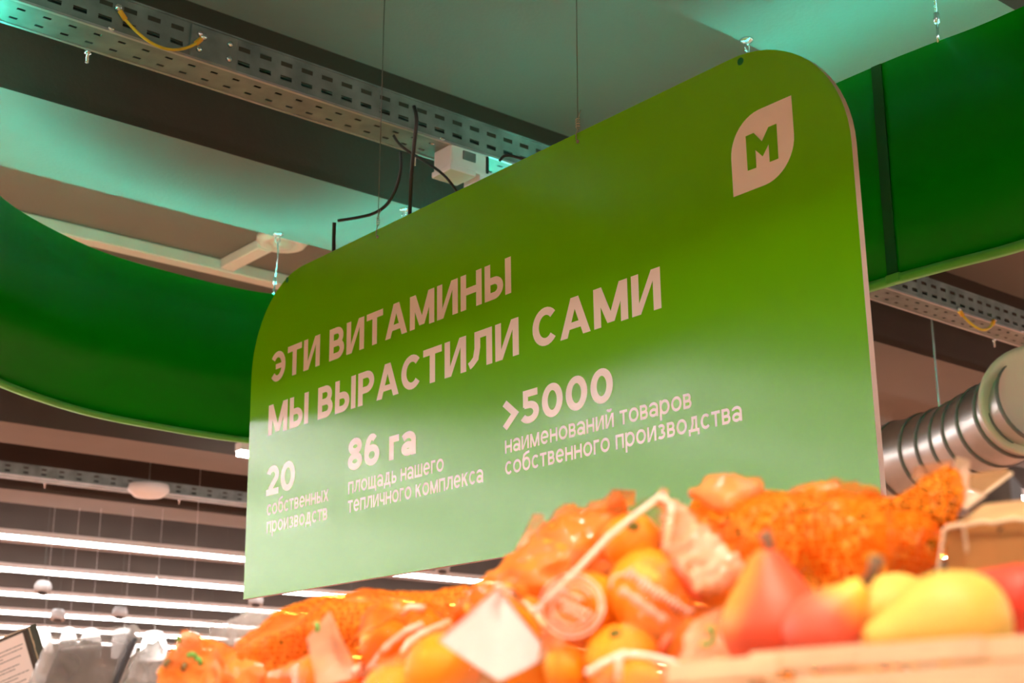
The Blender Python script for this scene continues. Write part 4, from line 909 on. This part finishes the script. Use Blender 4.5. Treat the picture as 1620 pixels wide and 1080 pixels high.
def pear_mat(name, base, blush, thr, soft, axis_dir, noise_amt=.25):
    m = mat(name, base, .46, var=.0, spec=.35, bump=.05, bscale=200, sss=.12); nt = m.node_tree; L = nt.links
    b = nt.nodes['Principled BSDF']; tc = [n for n in nt.nodes if n.type == 'TEX_COORD'][0]
    dt = nt.nodes.new('ShaderNodeVectorMath'); dt.operation = 'DOT_PRODUCT'; dt.inputs[1].default_value = axis_dir; L.new(tc.outputs['Object'], dt.inputs[0])
    n = nt.nodes.new('ShaderNodeTexNoise'); n.inputs['Scale'].default_value = 22; n.inputs['Detail'].default_value = 5; L.new(tc.outputs['Object'], n.inputs['Vector'])
    ma = nt.nodes.new('ShaderNodeMath'); ma.operation = 'MULTIPLY_ADD'; ma.inputs[1].default_value = noise_amt*.06; L.new(n.outputs['Fac'], ma.inputs[0]); L.new(dt.outputs['Value'], ma.inputs[2])
    mr = nt.nodes.new('ShaderNodeMapRange'); mr.interpolation_type = 'SMOOTHSTEP'; mr.inputs['From Min'].default_value = thr-soft; mr.inputs['From Max'].default_value = thr+soft; L.new(ma.outputs[0], mr.inputs['Value'])
    mx = nt.nodes.new('ShaderNodeMix'); mx.data_type = 'RGBA'; L.new(mr.outputs[0], mx.inputs['Factor']); mx.inputs['A'].default_value = (*base, 1); mx.inputs['B'].default_value = (*blush, 1)
    L.new(mx.outputs['Result'], b.inputs['Base Color'])
    return m
PEAR = [(0, 0), (.012, -.004), (.026, 0), (.036, .012), (.041, .028), (.041, .040), (.037, .054), (.030, .067), (.022, .080), (.0165, .090), (.012, .098), (.006, .102), (0, .102)]
M_stem = mat('brown stem', (.20, .11, .05), .7, var=.3, scale=80)
def pear(bottom, top, rpx, d, m, label, stem_to=None, fat=1.0):
    """bottom/top: pixel positions of the two ends"""
    b_, t_ = P(*bottom), P(*top); axis = (t_-b_); Lp = axis.length; axis.normalize(); k = px(rpx, d)/.041; h = Lp/.102
    th = thing('pear', label, 'pear', b_)
    bm = bmesh.new(); prof = catmull([(r*k, z*h, 0) for r, z in PEAR], 3); prof = [(max(0, p.x), p.y) for p in prof]; prof[0] = (0, prof[0][1]); prof[-1] = (0, prof[-1][1])
    a = axis.orthogonal().normalized(); bm2 = []
    lathe(bm, prof, (0, 0, 0), axis, 36)
    for v in bm.verts: v.co += v.co.normalized()*.0012*noise.noise(v.co*40)
    o = finish('pear_body', bm, m, th, True); o.matrix_parent_inverse = Matrix()
    if stem_to:
        s0 = t_ - axis*.006 - b_; s1 = P(*stem_to) - b_; mid = (s0+s1)/2 + Rv*.003
        bm = bmesh.new(); tube(bm, [s0, mid, s1], [.0050, .0034, .0052], 8); o = finish('stem', bm, M_stem, th, True); o.matrix_parent_inverse = Matrix()
YEL = (.90, .43, .035); YEL2 = (.88, .49, .09); BL = (.82, .08, .03)
up_ = (0, 0, 1)
mp1 = pear_mat('red blushed pear skin', (.90, .50, .05), (.80, .09, .035), .0, .030, tuple(Rv*.7 + Uv*-.1 - Fv*.6), .4)
def thr_pear(name, base, blush, dirv, thr, soft): return pear_mat(name, base, blush, thr, soft, tuple(dirv))
pear((1232, 1052, .98), (1211, 870, 1.0), 84, .98, thr_pear('pear skin red cheek', (.92, .48, .04), (.85, .10, .04), (Rv*1.0 - Uv*.5), -.046, .014), 'large red blushed pear with upright stem, left in the crate', (1209, 842, 1.0))
pear((1462, 972, 1.06), (1330, 962, 1.02), 62, 1.04, thr_pear('pear skin plain yellow', YEL2, (.9, .55, .05), (Rv), .05, .02), 'plain yellow pear lying behind the pear with the leaning stem')
pear((1268, 1035, .93), (1368, 922, .93), 60, .93, thr_pear('pear skin half red', (.93, .60, .06), (.86, .12, .06), (-Rv*.7 - Uv*.7), -.038, .016), 'small red and yellow pear lying in front with a leaning brown stem', (1388, 884, .92))
pear((1574, 970, .92), (1368, 1016, .90), 82, .92, thr_pear('pear skin pale yellow', YEL2, (.93, .52, .05), (Rv*1.0 + Uv*.1), .045, .02), 'biggest pale yellow pear lying at the right of the crate')
pear((1650, 962, 1.04), (1530, 918, 1.06), 56, 1.04, thr_pear('pear skin deep red', (.9, .35, .04), (.80, .06, .03), (Rv*.2+Uv), -.2, .01), 'deep red pear half hidden behind the biggest yellow pear')
pear((1345, 1078, .95), (1340, 985, .98), 44, .95, MATS['pear skin plain yellow'], 'yellow pear low between the two red ones')
